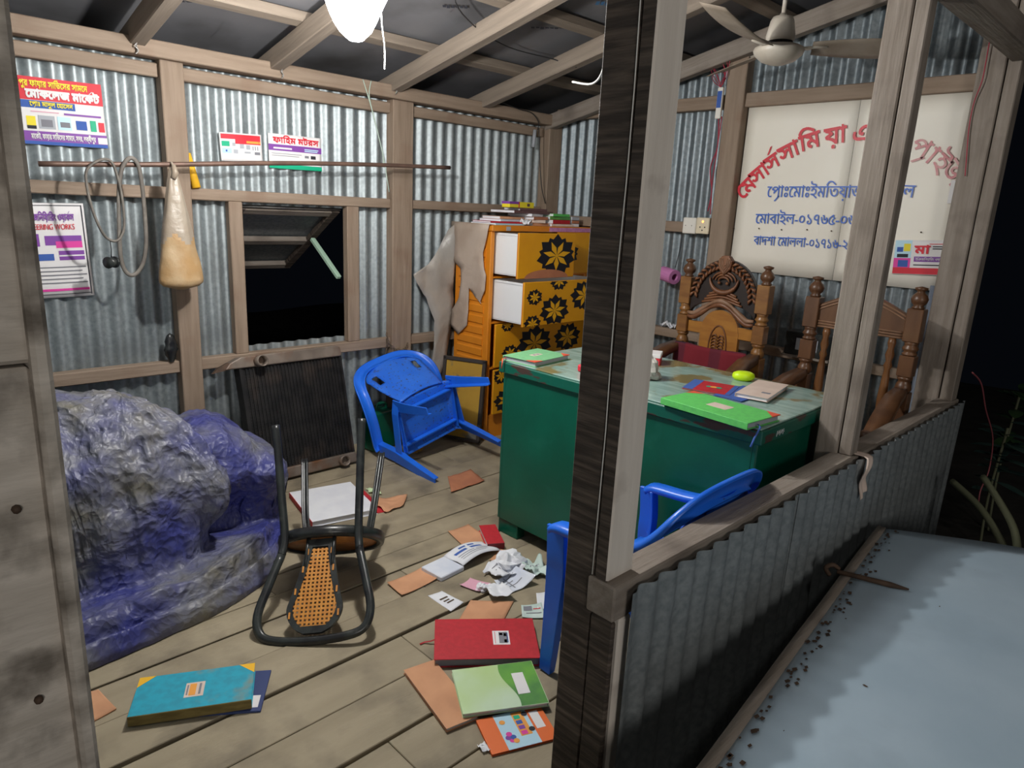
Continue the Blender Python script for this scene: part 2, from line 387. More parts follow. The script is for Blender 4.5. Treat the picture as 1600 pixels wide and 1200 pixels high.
def timber(name, p0, p1, wy, wz, m, parent=None, up=(0, 0, 1), rough=.0025, seg=10, bev=.004):
    """a sawn timber from p0 to p1; wy across, wz along up; local x runs with the grain"""
    p0 = Vector(p0); p1 = Vector(p1); L = (p1 - p0).length
    x = (p1 - p0).normalized(); u = Vector(up); u = (u - x * u.dot(x)).normalized(); y = u.cross(x)
    X = frame(p0, x, y, u)
    mb = MB(); sd = random.random() * 50
    vs = []
    for i in range(seg + 1):
        t = i / seg * L
        for (a, b) in ((-1, -1), (1, -1), (1, 1), (-1, 1)):
            q = noise.noise(Vector((t * 2.2 + sd, a * 3, b * 3)))
            r = noise.noise(Vector((t * 2.2 + sd + 9, a * 3, b * 3)))
            vs.append((t, a * wy / 2 + q * rough, b * wz / 2 + r * rough))
    fs = [(3, 2, 1, 0), tuple(seg * 4 + k for k in range(4))]
    for i in range(seg):
        fs += [(i * 4 + k, i * 4 + (k + 1) % 4, i * 4 + 4 + (k + 1) % 4, i * 4 + 4 + k) for k in range(4)]
    mb.add(vs, fs)
    if parent is not None and parent.matrix_world != Matrix.Identity(4): pass
    return mb.build(name, m, parent, X, bevel=bev)

def corr_sheet(name, o, ux, uz, L, H, m, parent=None, pitch=.076, amp=.0115, phase=0.0, top=None, wave=.002):
    """corrugated sheet from corner o, along ux (length L), up uz (height H or top(t))"""
    ux = Vector(ux).normalized(); uz = Vector(uz).normalized(); n = ux.cross(uz)
    k = max(8, int(L / pitch * 8)); mb = MB(); vs = []
    R = 5; sd = random.random() * 30
    for j in range(R + 1):
        for i in range(k + 1):
            t = i / k * L; h = (top(t) if top else H) * j / R
            a = math.sin((t / pitch + phase) * 2 * math.pi) * amp + noise.noise(Vector((t * 1.5 + sd, h * 1.2, 0))) * wave
            vs.append(Vector((t, a, h)))
    W = k + 1
    fs = [(j * W + i, j * W + i + 1, (j + 1) * W + i + 1, (j + 1) * W + i) for j in range(R) for i in range(k)]
    mb.add(vs, fs, 0, True)
    return mb.build(name, m, parent, frame(Vector(o), ux, -n, uz))

# ------------------------------------------------------------------ lettering (own raster of the built-in font outlines)
_rast = {}
def raster(txt, rows):
    key = (txt, rows)
    if key in _rast: return _rast[key]
    c = bpy.data.curves.new('lettering', 'FONT'); c.body = txt; c.size = 1; c.fill_mode = 'NONE'; c.resolution_u = 4
    o = bpy.data.objects.new('lettering', c); COL.objects.link(o)
    dg = bpy.context.evaluated_depsgraph_get(); dg.update()
    me = bpy.data.meshes.new_from_object(o.evaluated_get(dg))
    nv = len(me.vertices)
    co = np.zeros(nv * 3); me.vertices.foreach_get('co', co); co = co.reshape(-1, 3)[:, :2]
    ed = np.zeros(len(me.edges) * 2, dtype=np.int64); me.edges.foreach_get('vertices', ed); ed = ed.reshape(-1, 2)
    bpy.data.objects.remove(o); bpy.data.curves.remove(c); bpy.data.meshes.remove(me)
    if nv == 0: _rast[key] = ([], 0.0); return _rast[key]
    # follow contours so that every contour keeps one direction
    nxt = {}
    for a, b in ed: nxt.setdefault(int(a), []).append(int(b)); nxt.setdefault(int(b), []).append(int(a))
    seen = set(); segs = []
    for s0 in range(nv):
        if s0 in seen or s0 not in nxt: continue
        loop = [s0]; seen.add(s0); prev = None; cur = s0
        while True:
            cand = [q for q in nxt[cur] if q != prev]
            pick = None
            for q in sorted(cand):
                if q not in seen: pick = q; break
            if pick is None: break
            prev, cur = cur, pick; seen.add(cur); loop.append(cur)
        P_ = co[loop]
        segs += [(P_[i], P_[(i + 1) % len(P_)]) for i in range(len(P_))]
    A = np.array([q[0] for q in segs]); B = np.array([q[1] for q in segs])
    ymin, ymax = co[:, 1].min(), co[:, 1].max()
    h = 1.0 / rows; runs = []
    for r in range(int(ymin / h) - 1, int(ymax / h) + 2):
        y = (r + .5) * h + 1e-5
        up = (A[:, 1] <= y) & (B[:, 1] > y); dn = (B[:, 1] <= y) & (A[:, 1] > y)
        k = up | dn
        if not k.any(): continue
        xs = A[k, 0] + (y - A[k, 1]) / (B[k, 1] - A[k, 1]) * (B[k, 0] - A[k, 0]); sg = np.where(up[k], 1, -1)
        od = np.argsort(xs); wn = 0; st = 0
        for i in od:
            p = wn; wn += sg[i]
            if p == 0: st = xs[i]
            if wn == 0 and xs[i] > st: runs.append((r * h, st, xs[i]))
    _rast[key] = (runs, float(co[:, 0].max())); return _rast[key]

def text(mb, txt, size, o, ux, uy, mi=0, rows=40, bold=.0, align='c', width=None):
    """flat letters with baseline corner at o; '^' marks a reph stroke, '~' a ra-phala stroke; letters are in written (visual) order"""
    o = Vector(o); ux = Vector(ux); uy = Vector(uy)
    clean = txt.replace('^', '').replace('~', '')
    runs, W = raster(clean, rows)
    h = 1.0 / rows
    kx = size if not width else width / max(W, .01)
    x0 = -W / 2 if align == 'c' else (0 if align == 'l' else -W)
    vs = []; fs = []
    def add(pts):
        k = len(vs)
        for (x, y) in pts: vs.append(o + ux * ((x + x0) * kx) + uy * (y * size))
        fs.append((k, k + 1, k + 2, k + 3))
    by = {}
    kr = int(round(bold * rows))
    for (y, a, b) in runs:
        r = int(round(y / h))
        for q in range(-kr, kr + 1):
            g = bold * math.sqrt(max(0, 1 - (q / (kr + .5)) ** 2)); by.setdefault(r + q, []).append((a - g, b + g))
    for r, iv in by.items():
        iv.sort(); cur = list(iv[0]); done = []
        for a, b in iv[1:]:
            if a <= cur[1]: cur[1] = max(cur[1], b)
            else: done.append(cur); cur = [a, b]
        done.append(cur)
        for a, b in done: add([(a, r * h), (b, r * h), (b, r * h + h), (a, r * h + h)])
    pre = ''
    for ch in txt:
        if ch in '^~':
            x = raster(pre, rows)[1]
            if ch == '^': add([(x - .42, .72), (x - .32, .72), (x - .02, .98), (x - .12, .98)])
            else: add([(x - .45, -.22), (x - .35, -.25), (x - .02, .06), (x - .1, .1)])
        else: pre += ch
    mb.add(vs, fs, mi)
    return W * kx

# ================================================================== the setting
YA, XB, YC = 3.42, 3.68, .735
def roof_z(y): return 2.06 + .225 * (3.38 - y)

# floor: planks along x
floor = struct('floor')
edges = [.80, .94, 1.13, 1.315, 1.50, 1.68, 1.865, 2.035, 2.17, 2.30, 2.55, 2.78, 3.0, 3.22, 3.46]
gaps = {1.315: .012, 1.68: .016, 2.035: .011, 1.13: .007, 2.55: .005, 2.30: .005}
joints = [1.6, 2.5, .9, 1.9, 1.2, 2.2, 1.45, 2.7, 1.0, 2.1, 1.75, 2.4, 1.3, 2.0]
for i in range(len(edges) - 1):
    a = edges[i] + gaps.get(edges[i], .003) / 2; b = edges[i + 1] - gaps.get(edges[i + 1], .003) / 2
    xs = [-.02, joints[i], 3.7]
    for j in range(2):
        dz = random.uniform(-.002, .0015)
        timber('plank', (xs[j] + .001, (a + b) / 2, -.0175 + dz), (xs[j + 1] - .001, (a + b) / 2, -.0175 + dz), b - a, .035, 'plank', floor, rough=.0012, seg=8, bev=.002)
for x in (.15, 1.2, 2.4, 3.5):
    timber('joist', (x, .78, -.09), (x, 3.46, -.09), .06, .10, 'wood_grey', floor)

# ground outside
gr = struct('ground')
mb = MB()
def gf(u, v):
    x = -6 + 16 * u; y = -7 + 18 * v
    return Vector((x, y, -.42 + noise.noise(Vector((x * .7, y * .7, 0))) * .06))
mb.grid(gf, 60, 60)
mb.build('soil', 'earth', gr)

# back wall (far left in the picture): sheets, posts, rails
wb = struct('wall_back')
def sheetA(x0, x1, z0, z1, ph=0): return corr_sheet('sheet', (x0, YA, z0), (1, 0, 0), (0, 0, 1), x1 - x0, z1 - z0, 'galv', wb, phase=ph + x0 / .076)
sheetA(-.05, .62, -.05, 2.02); sheetA(.60, 1.41, -.05, 2.02); sheetA(1.40, 2.10, 1.36, 2.02); sheetA(1.40, 2.10, -.05, .66); sheetA(2.08, 2.90, -.05, 2.02); sheetA(2.88, 3.70, -.05, 2.02)
def vpost(name, x0, x1, y0, y1, z0, z1, m, parent): return timber(name, ((x0 + x1) / 2, (y0 + y1) / 2, z0), ((x0 + x1) / 2, (y0 + y1) / 2, z1), x1 - x0, y1 - y0, m, parent, up=(0, 1, 0), rough=.003)
vpost('post', .1, .2, 3.34, 3.41, 0, 1.96, 'wood', wb)
vpost('post', 1.125, 1.222, 3.34, 3.408, 0, 1.96, 'wood', wb)
vpost('post', 2.315, 2.452, 3.34, 3.408, 0, 1.96, 'wood', wb)
vpost('post', 3.545, 3.668, 3.32, 3.408, 0, 2.02, 'wood', wb)
vpost('window_jamb', 1.398, 1.462, 3.36, 3.41, .632, 1.372, 'wood', wb)
vpost('window_jamb', 2.035, 2.108, 3.36, 3.41, .632, 1.372, 'wood', wb)
def hrail(name, x0, x1, y0, y1, z0, z1, m, parent): return timber(name, (x0, (y0 + y1) / 2, (z0 + z1) / 2), (x1, (y0 + y1) / 2, (z0 + z1) / 2), y1 - y0, z1 - z0, m, parent, rough=.003)
hrail('top_plate', -.05, 3.6, 3.30, 3.39, 1.945, 2.012, 'wood', wb)
for a, b in ((0.2, 1.125), (1.222, 2.315), (2.452, 3.545)):
    hrail('rail', a, b, 3.368, 3.411, 1.876, 1.932, 'wood', wb)
    hrail('rail', a, b, 3.362, 3.411, 1.372, 1.424, 'wood', wb)
    hrail('rail', a, b, 3.358, 3.411, .575, .632, 'wood', wb)

# end wall (right): sheets up to the roof slope, rails, posts
wr = struct('wall_right')
ys = [3.44, 2.62, 1.80, .98, .80]
for i in range(4):
    y0, y1 = ys[i], ys[i + 1]
    corr_sheet('sheet', (XB, y0, -.05), (0, -1, 0), (0, 0, 1), y0 - y1, 2.2, 'galv_dimmed', wr, phase=y0 / .076, top=lambda t, y0=y0: roof_z(y0 - t) + .03)
def yrail(name, y0, y1, x0, x1, z0, z1, m, parent): return timber(name, ((x0 + x1) / 2, y0, (z0 + z1) / 2), ((x0 + x1) / 2, y1, (z0 + z1) / 2), x1 - x0, z1 - z0, m, parent, rough=.003)
yrail('rail', .76, 3.33, 3.615, 3.668, 1.985, 2.055, 'wood', wr)
for a, b in ((2.085, 3.33), ):
    yrail('rail', a, b, 3.62, 3.668, 1.315, 1.375, 'wood', wr)
    yrail('rail', a, 2.94, 3.60, 3.668, .69, .74, 'wood', wr)
yrail('rail', .9, 1.98, 3.62, 3.668, .69, .74, 'wood', wr)
vpost('post', 3.59, 3.668, 1.975, 2.085, -.05, 2.32, 'wood', wr)
timber('gable_rafter', (3.57, 3.40, roof_z(3.40) - .10), (3.57, .55, roof_z(.55) - .10), .06, .09, 'wood_grey', wr)

# left wall (hidden by the jamb)
wl = struct('wall_left')
corr_sheet('sheet', (-.06, .72, -.05), (0, 1, 0), (0, 0, 1), 2.72, 2.2, 'galv', wl, top=lambda t: roof_z(.72 + t) + .02)
yrail('rail', .85, 3.34, -.045, 0.0, 1.37, 1.42, 'wood', wl)

# roof: sheets, rafters, purlins
ce = struct('ceiling')
def slope_pt(x, y, dz=0): return Vector((x, y, roof_z(y) + dz))
sl_u = Vector((0, -1, .225)).normalized()
sx = [-.3, .6, 1.4, 2.2, 3.0, 3.95]
for i in range(5):
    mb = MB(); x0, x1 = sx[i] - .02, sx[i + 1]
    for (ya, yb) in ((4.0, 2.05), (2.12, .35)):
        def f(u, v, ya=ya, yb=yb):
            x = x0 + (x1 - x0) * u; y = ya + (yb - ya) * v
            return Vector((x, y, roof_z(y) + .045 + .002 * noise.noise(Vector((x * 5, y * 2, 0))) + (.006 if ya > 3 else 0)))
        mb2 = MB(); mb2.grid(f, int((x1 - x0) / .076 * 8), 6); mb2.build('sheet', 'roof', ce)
for x in (.25, 1.03, 1.63, 2.305, 2.95):
    timber('rafter', slope_pt(x, 3.45, -.055), slope_pt(x, .45, -.055), .062, .085, 'rafter', ce)
for y in (3.02, 2.45, 1.85, 1.2):
    timber('purlin', slope_pt(-.25, y, .013), slope_pt(3.85, y, .013), .062, .046, 'rafter', ce, up=(0, .225, 1))
# maker's stamps on the underside of the roof sheets
mb = MB()
for (x, y, L, mi) in ((1.25, 2.86, .13, 1), (1.33, 2.74, .16, 0), (2.02, 2.55, .09, 1), (2.10, 2.66, .12, 0), (2.0, 2.2, .15, 0), (2.62, 2.62, .15, 0), (2.70, 2.28, .15, 1), (1.05, 3.20, .16, 0), (1.45, 3.12, .12, 0), (2.65, 1.98, .1, 1)):
    d = Vector((.9, -.4, 0)).normalized(); e = Vector((.4, .9, 0))
    for k in range(6):
        a = Vector((x, y, 0)) + d * (L * k / 6)
        hh = .035 if mi == 1 else random.uniform(.012, .03)
        q = [a, a + d * (L / 8), a + d * (L / 8 + .008) + e * hh, a + d * .008 + e * hh]
        mb.add([Vector((p.x, p.y, roof_z(p.y) + .037)) for p in q], [(0, 1, 2, 3)], mi)
o = mb.build('sheet_print', ['print_dark', 'print_blue'], ce); o['kind'] = 'stuff'

# front wall: low corrugated wall with a top rail, eave beam
wf = struct('wall_front')
for i, (x0, x1) in enumerate(((1.092, 1.92), (1.905, 2.75), (2.735, 3.66))):
    corr_sheet('sheet', (x0, .722 - .002 * i, -.42), (1, 0, 0), (0, 0, 1), x1 - x0, 1.064 + (.004 if i == 1 else 0), 'galv_dull', wf, phase=.3 + x0 / .076, wave=.006, amp=.0078)
hrail('top_rail', 1.062, 2.36, .738, .812, .575, .655, 'wood_grey', wf)
hrail('top_rail', 2.36, 3.63, .738, .812, .572, .652, 'wood_grey', wf)
hrail('bottom_rail', 1.10, 3.6, .738, .79, -.03, .03, 'wood_grey', wf)
vpost('stud', 1.085, 1.125, .735, .79, -.4, .575, 'wood_pale', wf)
hrail('eave_beam', -.2, 3.9, .70, .79, 2.075, 2.165, 'wood_grey', wf)

# window: opening in the back wall with its top-hung flap propped outwards
wn = struct('window_1')
hz = Vector((0, 3.44, 1.352)); fl = Vector((0, .84, -.50)).normalized(); LW = .70
nrm = Vector((1, 0, 0)).cross(fl)
def flap(x, s, d=0): return Vector((x, hz.y, hz.z)) + fl * s + nrm * d
for s in (.03, .36, .67):
    timber('flap_batten', flap(1.47, s), flap(2.03, s), .05, .03, 'wood_grey', wn, up=nrm)
for x in (1.485, 2.01):
    timber('flap_stile', flap(x, 0, -.003), flap(x, LW, -.003), .05, .028, 'wood_dark', wn, up=nrm)
mb = MB(); mb.grid(lambda u, v: flap(1.45 + .60 * u, -.01 + (LW + .05) * v, .022), 2, 2); mb.build('flap_sheet', 'galv_dull', wn)
timber('prop_stick', flap(1.99, .28, -.03), (2.02, 3.43, .985), .028, .022, 'prop', wn)
mb = MB(); mb.tube([(1.47, 3.425, 1.352), (2.03, 3.425, 1.352)], .006); mb.build('hinge_rod', 'steel', wn)

# timber uprights of the front opening
P0 = thing('door_post', 'dark rough sawn double post with front face coloured as lit, ending the low wall', 'post', Vector((1.11, .81, -.42)))
def lp(o, X0): return o
def ch_timber(name, p0, p1, wy, wz, m, par, **k):
    iv = par.matrix_world.translation
    return timber(name, Vector(p0) - iv, Vector(p1) - iv, wy, wz, m, par, **k)
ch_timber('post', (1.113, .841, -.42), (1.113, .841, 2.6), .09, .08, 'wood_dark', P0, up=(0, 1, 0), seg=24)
def lit_shaded_batten(name, par, x0, x1, y0, y1, z0, z1):
    """rough batten, lit front and shaded sides put into the colour"""
    iv = par.matrix_world.translation
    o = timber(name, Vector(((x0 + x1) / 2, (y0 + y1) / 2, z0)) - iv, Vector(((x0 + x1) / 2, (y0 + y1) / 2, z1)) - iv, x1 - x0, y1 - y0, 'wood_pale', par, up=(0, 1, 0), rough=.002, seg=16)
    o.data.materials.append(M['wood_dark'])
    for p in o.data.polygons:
        if abs(p.normal.y) > .7: p.material_index = 1  # shade of the side faces painted in with the dark timber
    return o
lit_shaded_batten('outer_batten', P0, 1.068, 1.156, .764, .80, .655, 2.6)
mb = MB(); mb.tube([Vector((1.0662, .8015 + .002 * math.sin(k * 1.7), 2.58 - k * .16)) - P0.matrix_world.translation for k in range(13)], .0012, n=5); mb.build('light_edge_line', 'wire_white', P0)  # added tube draws the thin light edge between post and batten
ch_timber('edge_batten', (1.0745, .77, -.42), (1.0745, .77, .57), .016, .06, 'wood_dark', P0, up=(0, 1, 0))

P1 = thing('jamb_post', 'weathered grey wooden jamb at the left edge of the opening', 'post', Vector((.06, .77, -.42)))
ch_timber('lower_board', (.0435, .775, -.42), (.0435, .775, 1.238), .155, .05, 'wood_left', P1, up=(0, 1, 0), seg=20)
ch_timber('upper_board', (.0455, .777, 1.241), (.0455, .777, 2.6), .155, .048, 'wood_left', P1, up=(0, 1, 0), seg=16)
ch_timber('edge_strip', (.1275, .765, -.42), (.1275, .765, 2.6), .016, .055, 'wood_left', P1, up=(0, 1, 0), seg=24)
for (u, v) in ((25, 795), (60, 1092)):
    p = PX(u, v, 'y', .7485); mb = MB()
    mb.lathe([(.0042, 0), (.004, .004), (.002, .006)], 8, 0, T(p - P1.matrix_world.translation) @ RX(math.pi / 2))
    mb.build('nail_head', 'rust', P1)

P2 = thing('rail_post', 'grey wooden double post standing midway along the low wall', 'post', Vector((2.41, .81, -.42)))
ch_timber('post', (2.41, .828, -.42), (2.41, .828, 2.55), .13, .075, 'wood_grey', P2, up=(0, 1, 0), seg=20)
ch_timber('batten', (2.372, .765, .655), (2.372, .765, 2.55), .055, .042, 'wood_grey', P2, up=(0, 1, 0), seg=16)
P3 = thing('corner_post', 'brown grey corner post at the far end of the low wall', 'post', Vector((3.62, .83, -.42)))
ch_timber('post', (3.60, .855, -.42), (3.60, .855, 2.55), .10, .10, 'wood_grey', P3, up=(0, 1, 0), seg=20)
ch_timber('batten', (3.60, .775, -.42), (3.60, .775, 2.55), .09, .05, 'wood_grey', P3, up=(0, 1, 0), seg=16)

# ================================================================== furniture
# ---- green steel desk
DX0, DX1, DY0, DY1, DZ = 1.968, 2.645, .885, 2.062, .783
D = thing('office_desk', 'dark green enamelled steel desk with a stained glass top', 'desk', Vector((DX0, DY0, 0)))
dw, dl = DX1 - DX0, DY1 - DY0
mb = MB(); mb.box((0, 0, DZ - .052), (dw, dl, DZ - .006)); mb.build('tabletop', 'rim_worn', D, bevel=.004)
mb = MB(); mb.box((.008, .008, DZ - .006), (dw - .008, dl - .008, DZ)); mb.build('glass_sheet', 'glass_top', D, bevel=.0015)
mb = MB(); mb.box((.014, .03, .065), (.032, dl - .03, DZ - .052)); mb.build('front_panel', 'green', D, bevel=.004)
for y in (.016, dl - .034):
    mb = MB(); mb.box((.014, y, .065), (dw - .02, y + .018, DZ - .052)); mb.build('side_panel', 'green', D, bevel=.004)
for y in (.02, dl - .14):
    for x in (.02, dw - .08):
        mb = MB(); mb.box((x, y, 0), (x + .05, y + .12, .07)); mb.build('foot', 'green', D, bevel=.003)
for y0 in (.05, dl - .40):
    mb = MB(); mb.box((dw * .25, y0, .07), (dw - .03, y0 + .35, DZ - .055)); mb.build('pedestal', 'green', D, bevel=.003)
    for k in range(3):
        mb = MB(); mb.box((dw - .03, y0 + .015, .10 + k * .21), (dw - .015, y0 + .335, .29 + k * .21)); dd = mb.build('drawer_front', 'green', D, bevel=.003)
        mb = MB(); mb.tube([(dw - .015, y0 + .12, .2 + k * .21), (dw + .01, y0 + .13, .2 + k * .21), (dw + .01, y0 + .22, .2 + k * .21), (dw - .015, y0 + .23, .2 + k * .21)], .004); mb.build('handle', 'steel', dd)
mb = MB()
for k in range(5):
    x = .10 + k * .011
    mb.tube([(x, -.0008, DZ - .04 + (k % 2) * .006), (x + .004, -.0008, DZ - .022), (x + .009, -.0008, DZ - .03 - (k % 3) * .003)], .0013, n=5)
mb.build('painted_mark', 'label_white', D)

# ---- moulded plastic armchairs
def monobloc(label, X):
    t = thing('plastic_armchair', label, 'chair', X, 'blue plastic armchairs')
    a, dep, arm, top, bk = .89, .31, .50, .665, .10
    sx_, fF, fR = .265 * a, .19, .19 - dep
    su = .335
    # seat shell with downturned lip
    def seat(u, v):
        s = (u * 2 - 1); f = fF - v * (dep - .0)
        wdt = (sx_ - .035) * (1 - .10 * v)
        z = su - .012 * math.cos(s * math.pi * .5) * math.cos((v - .5) * math.pi) + .012 * v * 0
        e = max(abs(s), abs(v * 2 - 1))
        if abs(s) > .93: z -= .028
        if v < .06: z -= .030 * (1 - v / .06)
        return Vector((s * wdt, f + .01, z))
    mb = MB(); mb.grid(seat, 20, 18); mb.build('seat', 'blue_scuffed', t, solid=.006)
    # underside ribs
    for f in (fF - .05, fR + .06):
        mb = MB(); mb.box((-sx_ + .045, f - .004, su - .04), (sx_ - .045, f + .004, su - .012)); mb.build('rib', 'blue', t)
    for s in (-1, 1):
        mb = MB(); mb.box((s * (sx_ - .05) - .003, fR + .02, su - .045), (s * (sx_ - .05) + .003, fF - .01, su - .012)); mb.build('rib', 'blue', t)
    # hoop: armrest - back edge - top - back edge - armrest, one moulding
    half = [(sx_, fF + .012, arm - .012), (sx_ + .003, fF - .02, arm + .002), (sx_ + .007, fF - .14, arm + .002), (sx_ + .010, fR + .08, arm + .012), (sx_ + .006, fR + .01, arm + .04), (sx_ - .004, fR - .03, arm + .075), (sx_ - .03, fR - .062, arm + .115), (sx_ - .075, fR - .085, top - .02), (sx_ - .135, fR - .097, top - .004)]
    path = [Vector(p) for p in half] + [Vector((0, fR - bk, top))] + [Vector((-p[0], p[1], p[2])) for p in reversed(half)]
    n = len(path); ups = []; sc = []
    for i, p in enumerate(path):
        k = min(i, n - 1 - i) / (n / 2)
        s = 1 if p.x >= 0 else -1
        out = Vector((0, 0, 1)) if k < .38 else (Vector((0, .0, 1)) * (1 - min(1, (k - .38) / .3)) + Vector((0, 1, .28)).normalized() * min(1, (k - .38) / .3))
        ups.append(out.normalized()); sc.append((1, 1))
    prof = [(-.032, -.013), (-.030, .003), (-.016, .010), (.016, .010), (.030, .003), (.032, -.013), (.026, -.013), (.022, -.002), (-.022, -.002), (-.026, -.013)]
    # smooth path
    def cr(P, m=4):
        out = []
        for i in range(len(P) - 1):
            p0, p1, p2, p3 = P[max(i - 1, 0)], P[i], P[i + 1], P[min(i + 2, len(P) - 1)]
            for k in range(m):
                q = k / m
                out.append(.5 * ((2 * p1) + (p2 - p0) * q + (2 * p0 - 5 * p1 + 4 * p2 - p3) * q * q + (3 * p1 - p0 - 3 * p2 + p3) * q ** 3))
        out.append(P[-1]); return out
    mb = MB(); mb.sweep(cr(path), prof, [u.normalized() for u in cr(ups)]); mb.build('arm_hoop', 'blue', t)
    # back shell between seat and hoop, with two side slots left open
    def back(u, v):
        s = u * 2 - 1
        z = su - .01 + v * (top - .012 - su)
        wv = (sx_ - .055) * (.80 + .22 * math.sin(min(1, v * 1.25) * math.pi / 2)) if v < .72 else (sx_ - .05) * math.sqrt(max(.0, 1 - ((v - .72) / .295) ** 2)) + .004
        f = fR - .005 - bk * (v ** 1.15) + .018 * (s * s)
        return Vector((s * wv, f, z))
    mb = MB()
    NU, NV = 22, 22
    vs = [back(i / NU, j / NV) for j in range(NV + 1) for i in range(NU + 1)]
    fs = []
    for j in range(NV):
        for i in range(NU):
            if 12 <= j <= 16 and (i in (2, 3) or i in (NU - 4, NU - 3)): continue
            fs.append((j * (NU + 1) + i, j * (NU + 1) + i + 1, (j + 1) * (NU + 1) + i + 1, (j + 1) * (NU + 1) + i))
    mb.add(vs, fs, 0, True); mb.build('backrest', 'blue_scuffed', t, solid=.006)
    for s in (-1, 1):
        # front leg with arm support: tapered channel
        pth = [(s * sx_, fF + .006, arm - .008), (s * (sx_ + .002), fF + .004, arm - .10), (s * (sx_ + .0), fF + .008, su), (s * (sx_ + .004), fF + .022, su * .5), (s * (sx_ + .006), fF + .04, 0)]
        mb = MB(); pr = [(-.036, -.006), (.036, -.006), (.036, .006), (-.02, .006), (-.024, .03), (-.036, .03)] if s > 0 else [(-.036, -.006), (.036, -.006), (.036, .03), (.024, .03), (.02, .006), (-.036, .006)]
        pr = [(p[0] * .95, p[1]) for p in pr]
        mb.sweep(cr([Vector(p) for p in pth], 4), pr, (-s, 0, 0), scale=[(1 - .0 * i, 1) if i < 9 else (1 - .045 * (i - 8), 1 - .03 * (i - 8)) for i in range(17)], smooth=False)
        mb.build('leg', 'blue', t, bevel=.002)
        pth = [(s * (sx_ - .05), fR + .02, su + .0), (s * (sx_ - .035), fR - .005, su * .6), (s * (.24 * a), fR - .05, 0)]
        mb = MB(); mb.sweep(cr([Vector(p) for p in pth], 5), [(-.034, -.005), (.034, -.005), (.034, .005), (-.02, .005), (-.024, .028), (-.034, .028)] if s < 0 else [(-.034, -.005), (.034, -.005), (.034, .028), (.024, .028), (.02, .005), (-.034, .005)], (-s, 0, 0), scale=[(1 - .038 * i, 1 - .03 * i) for i in range(11)], smooth=False)
        mb.build('leg', 'blue', t, bevel=.002)
        # apron joining leg and seat
        mb = MB(); mb.sweep([(s * (sx_ - .004), fF + .004, su - .02), (s * (sx_ - .03), fR + .06, su - .015), (s * (sx_ - .05), fR + .0, su - .012)], [(-.004, -.028), (.004, -.028), (.004, .02), (-.004, .02)], (0, 0, 1), smooth=False); mb.build('side_apron', 'blue', t)
    return t
def pose(R, t):
    m = Matrix([list(r) for r in R]).to_4x4(); return T(Vector(t)) @ m
monobloc('blue plastic armchair toppled onto its front between radiator and desk', pose(((0.973, 0.231, -0.021), (0.015, 0.026, 1.0), (0.232, -0.973, 0.021)), (2.285, 2.640, .285)))
monobloc('blue plastic armchair standing upright behind the low corrugated wall', pose(((.9998, .001, 0), (-.001, .998, .064), (0, -.064, .998)), (1.672, 1.0, .018)))

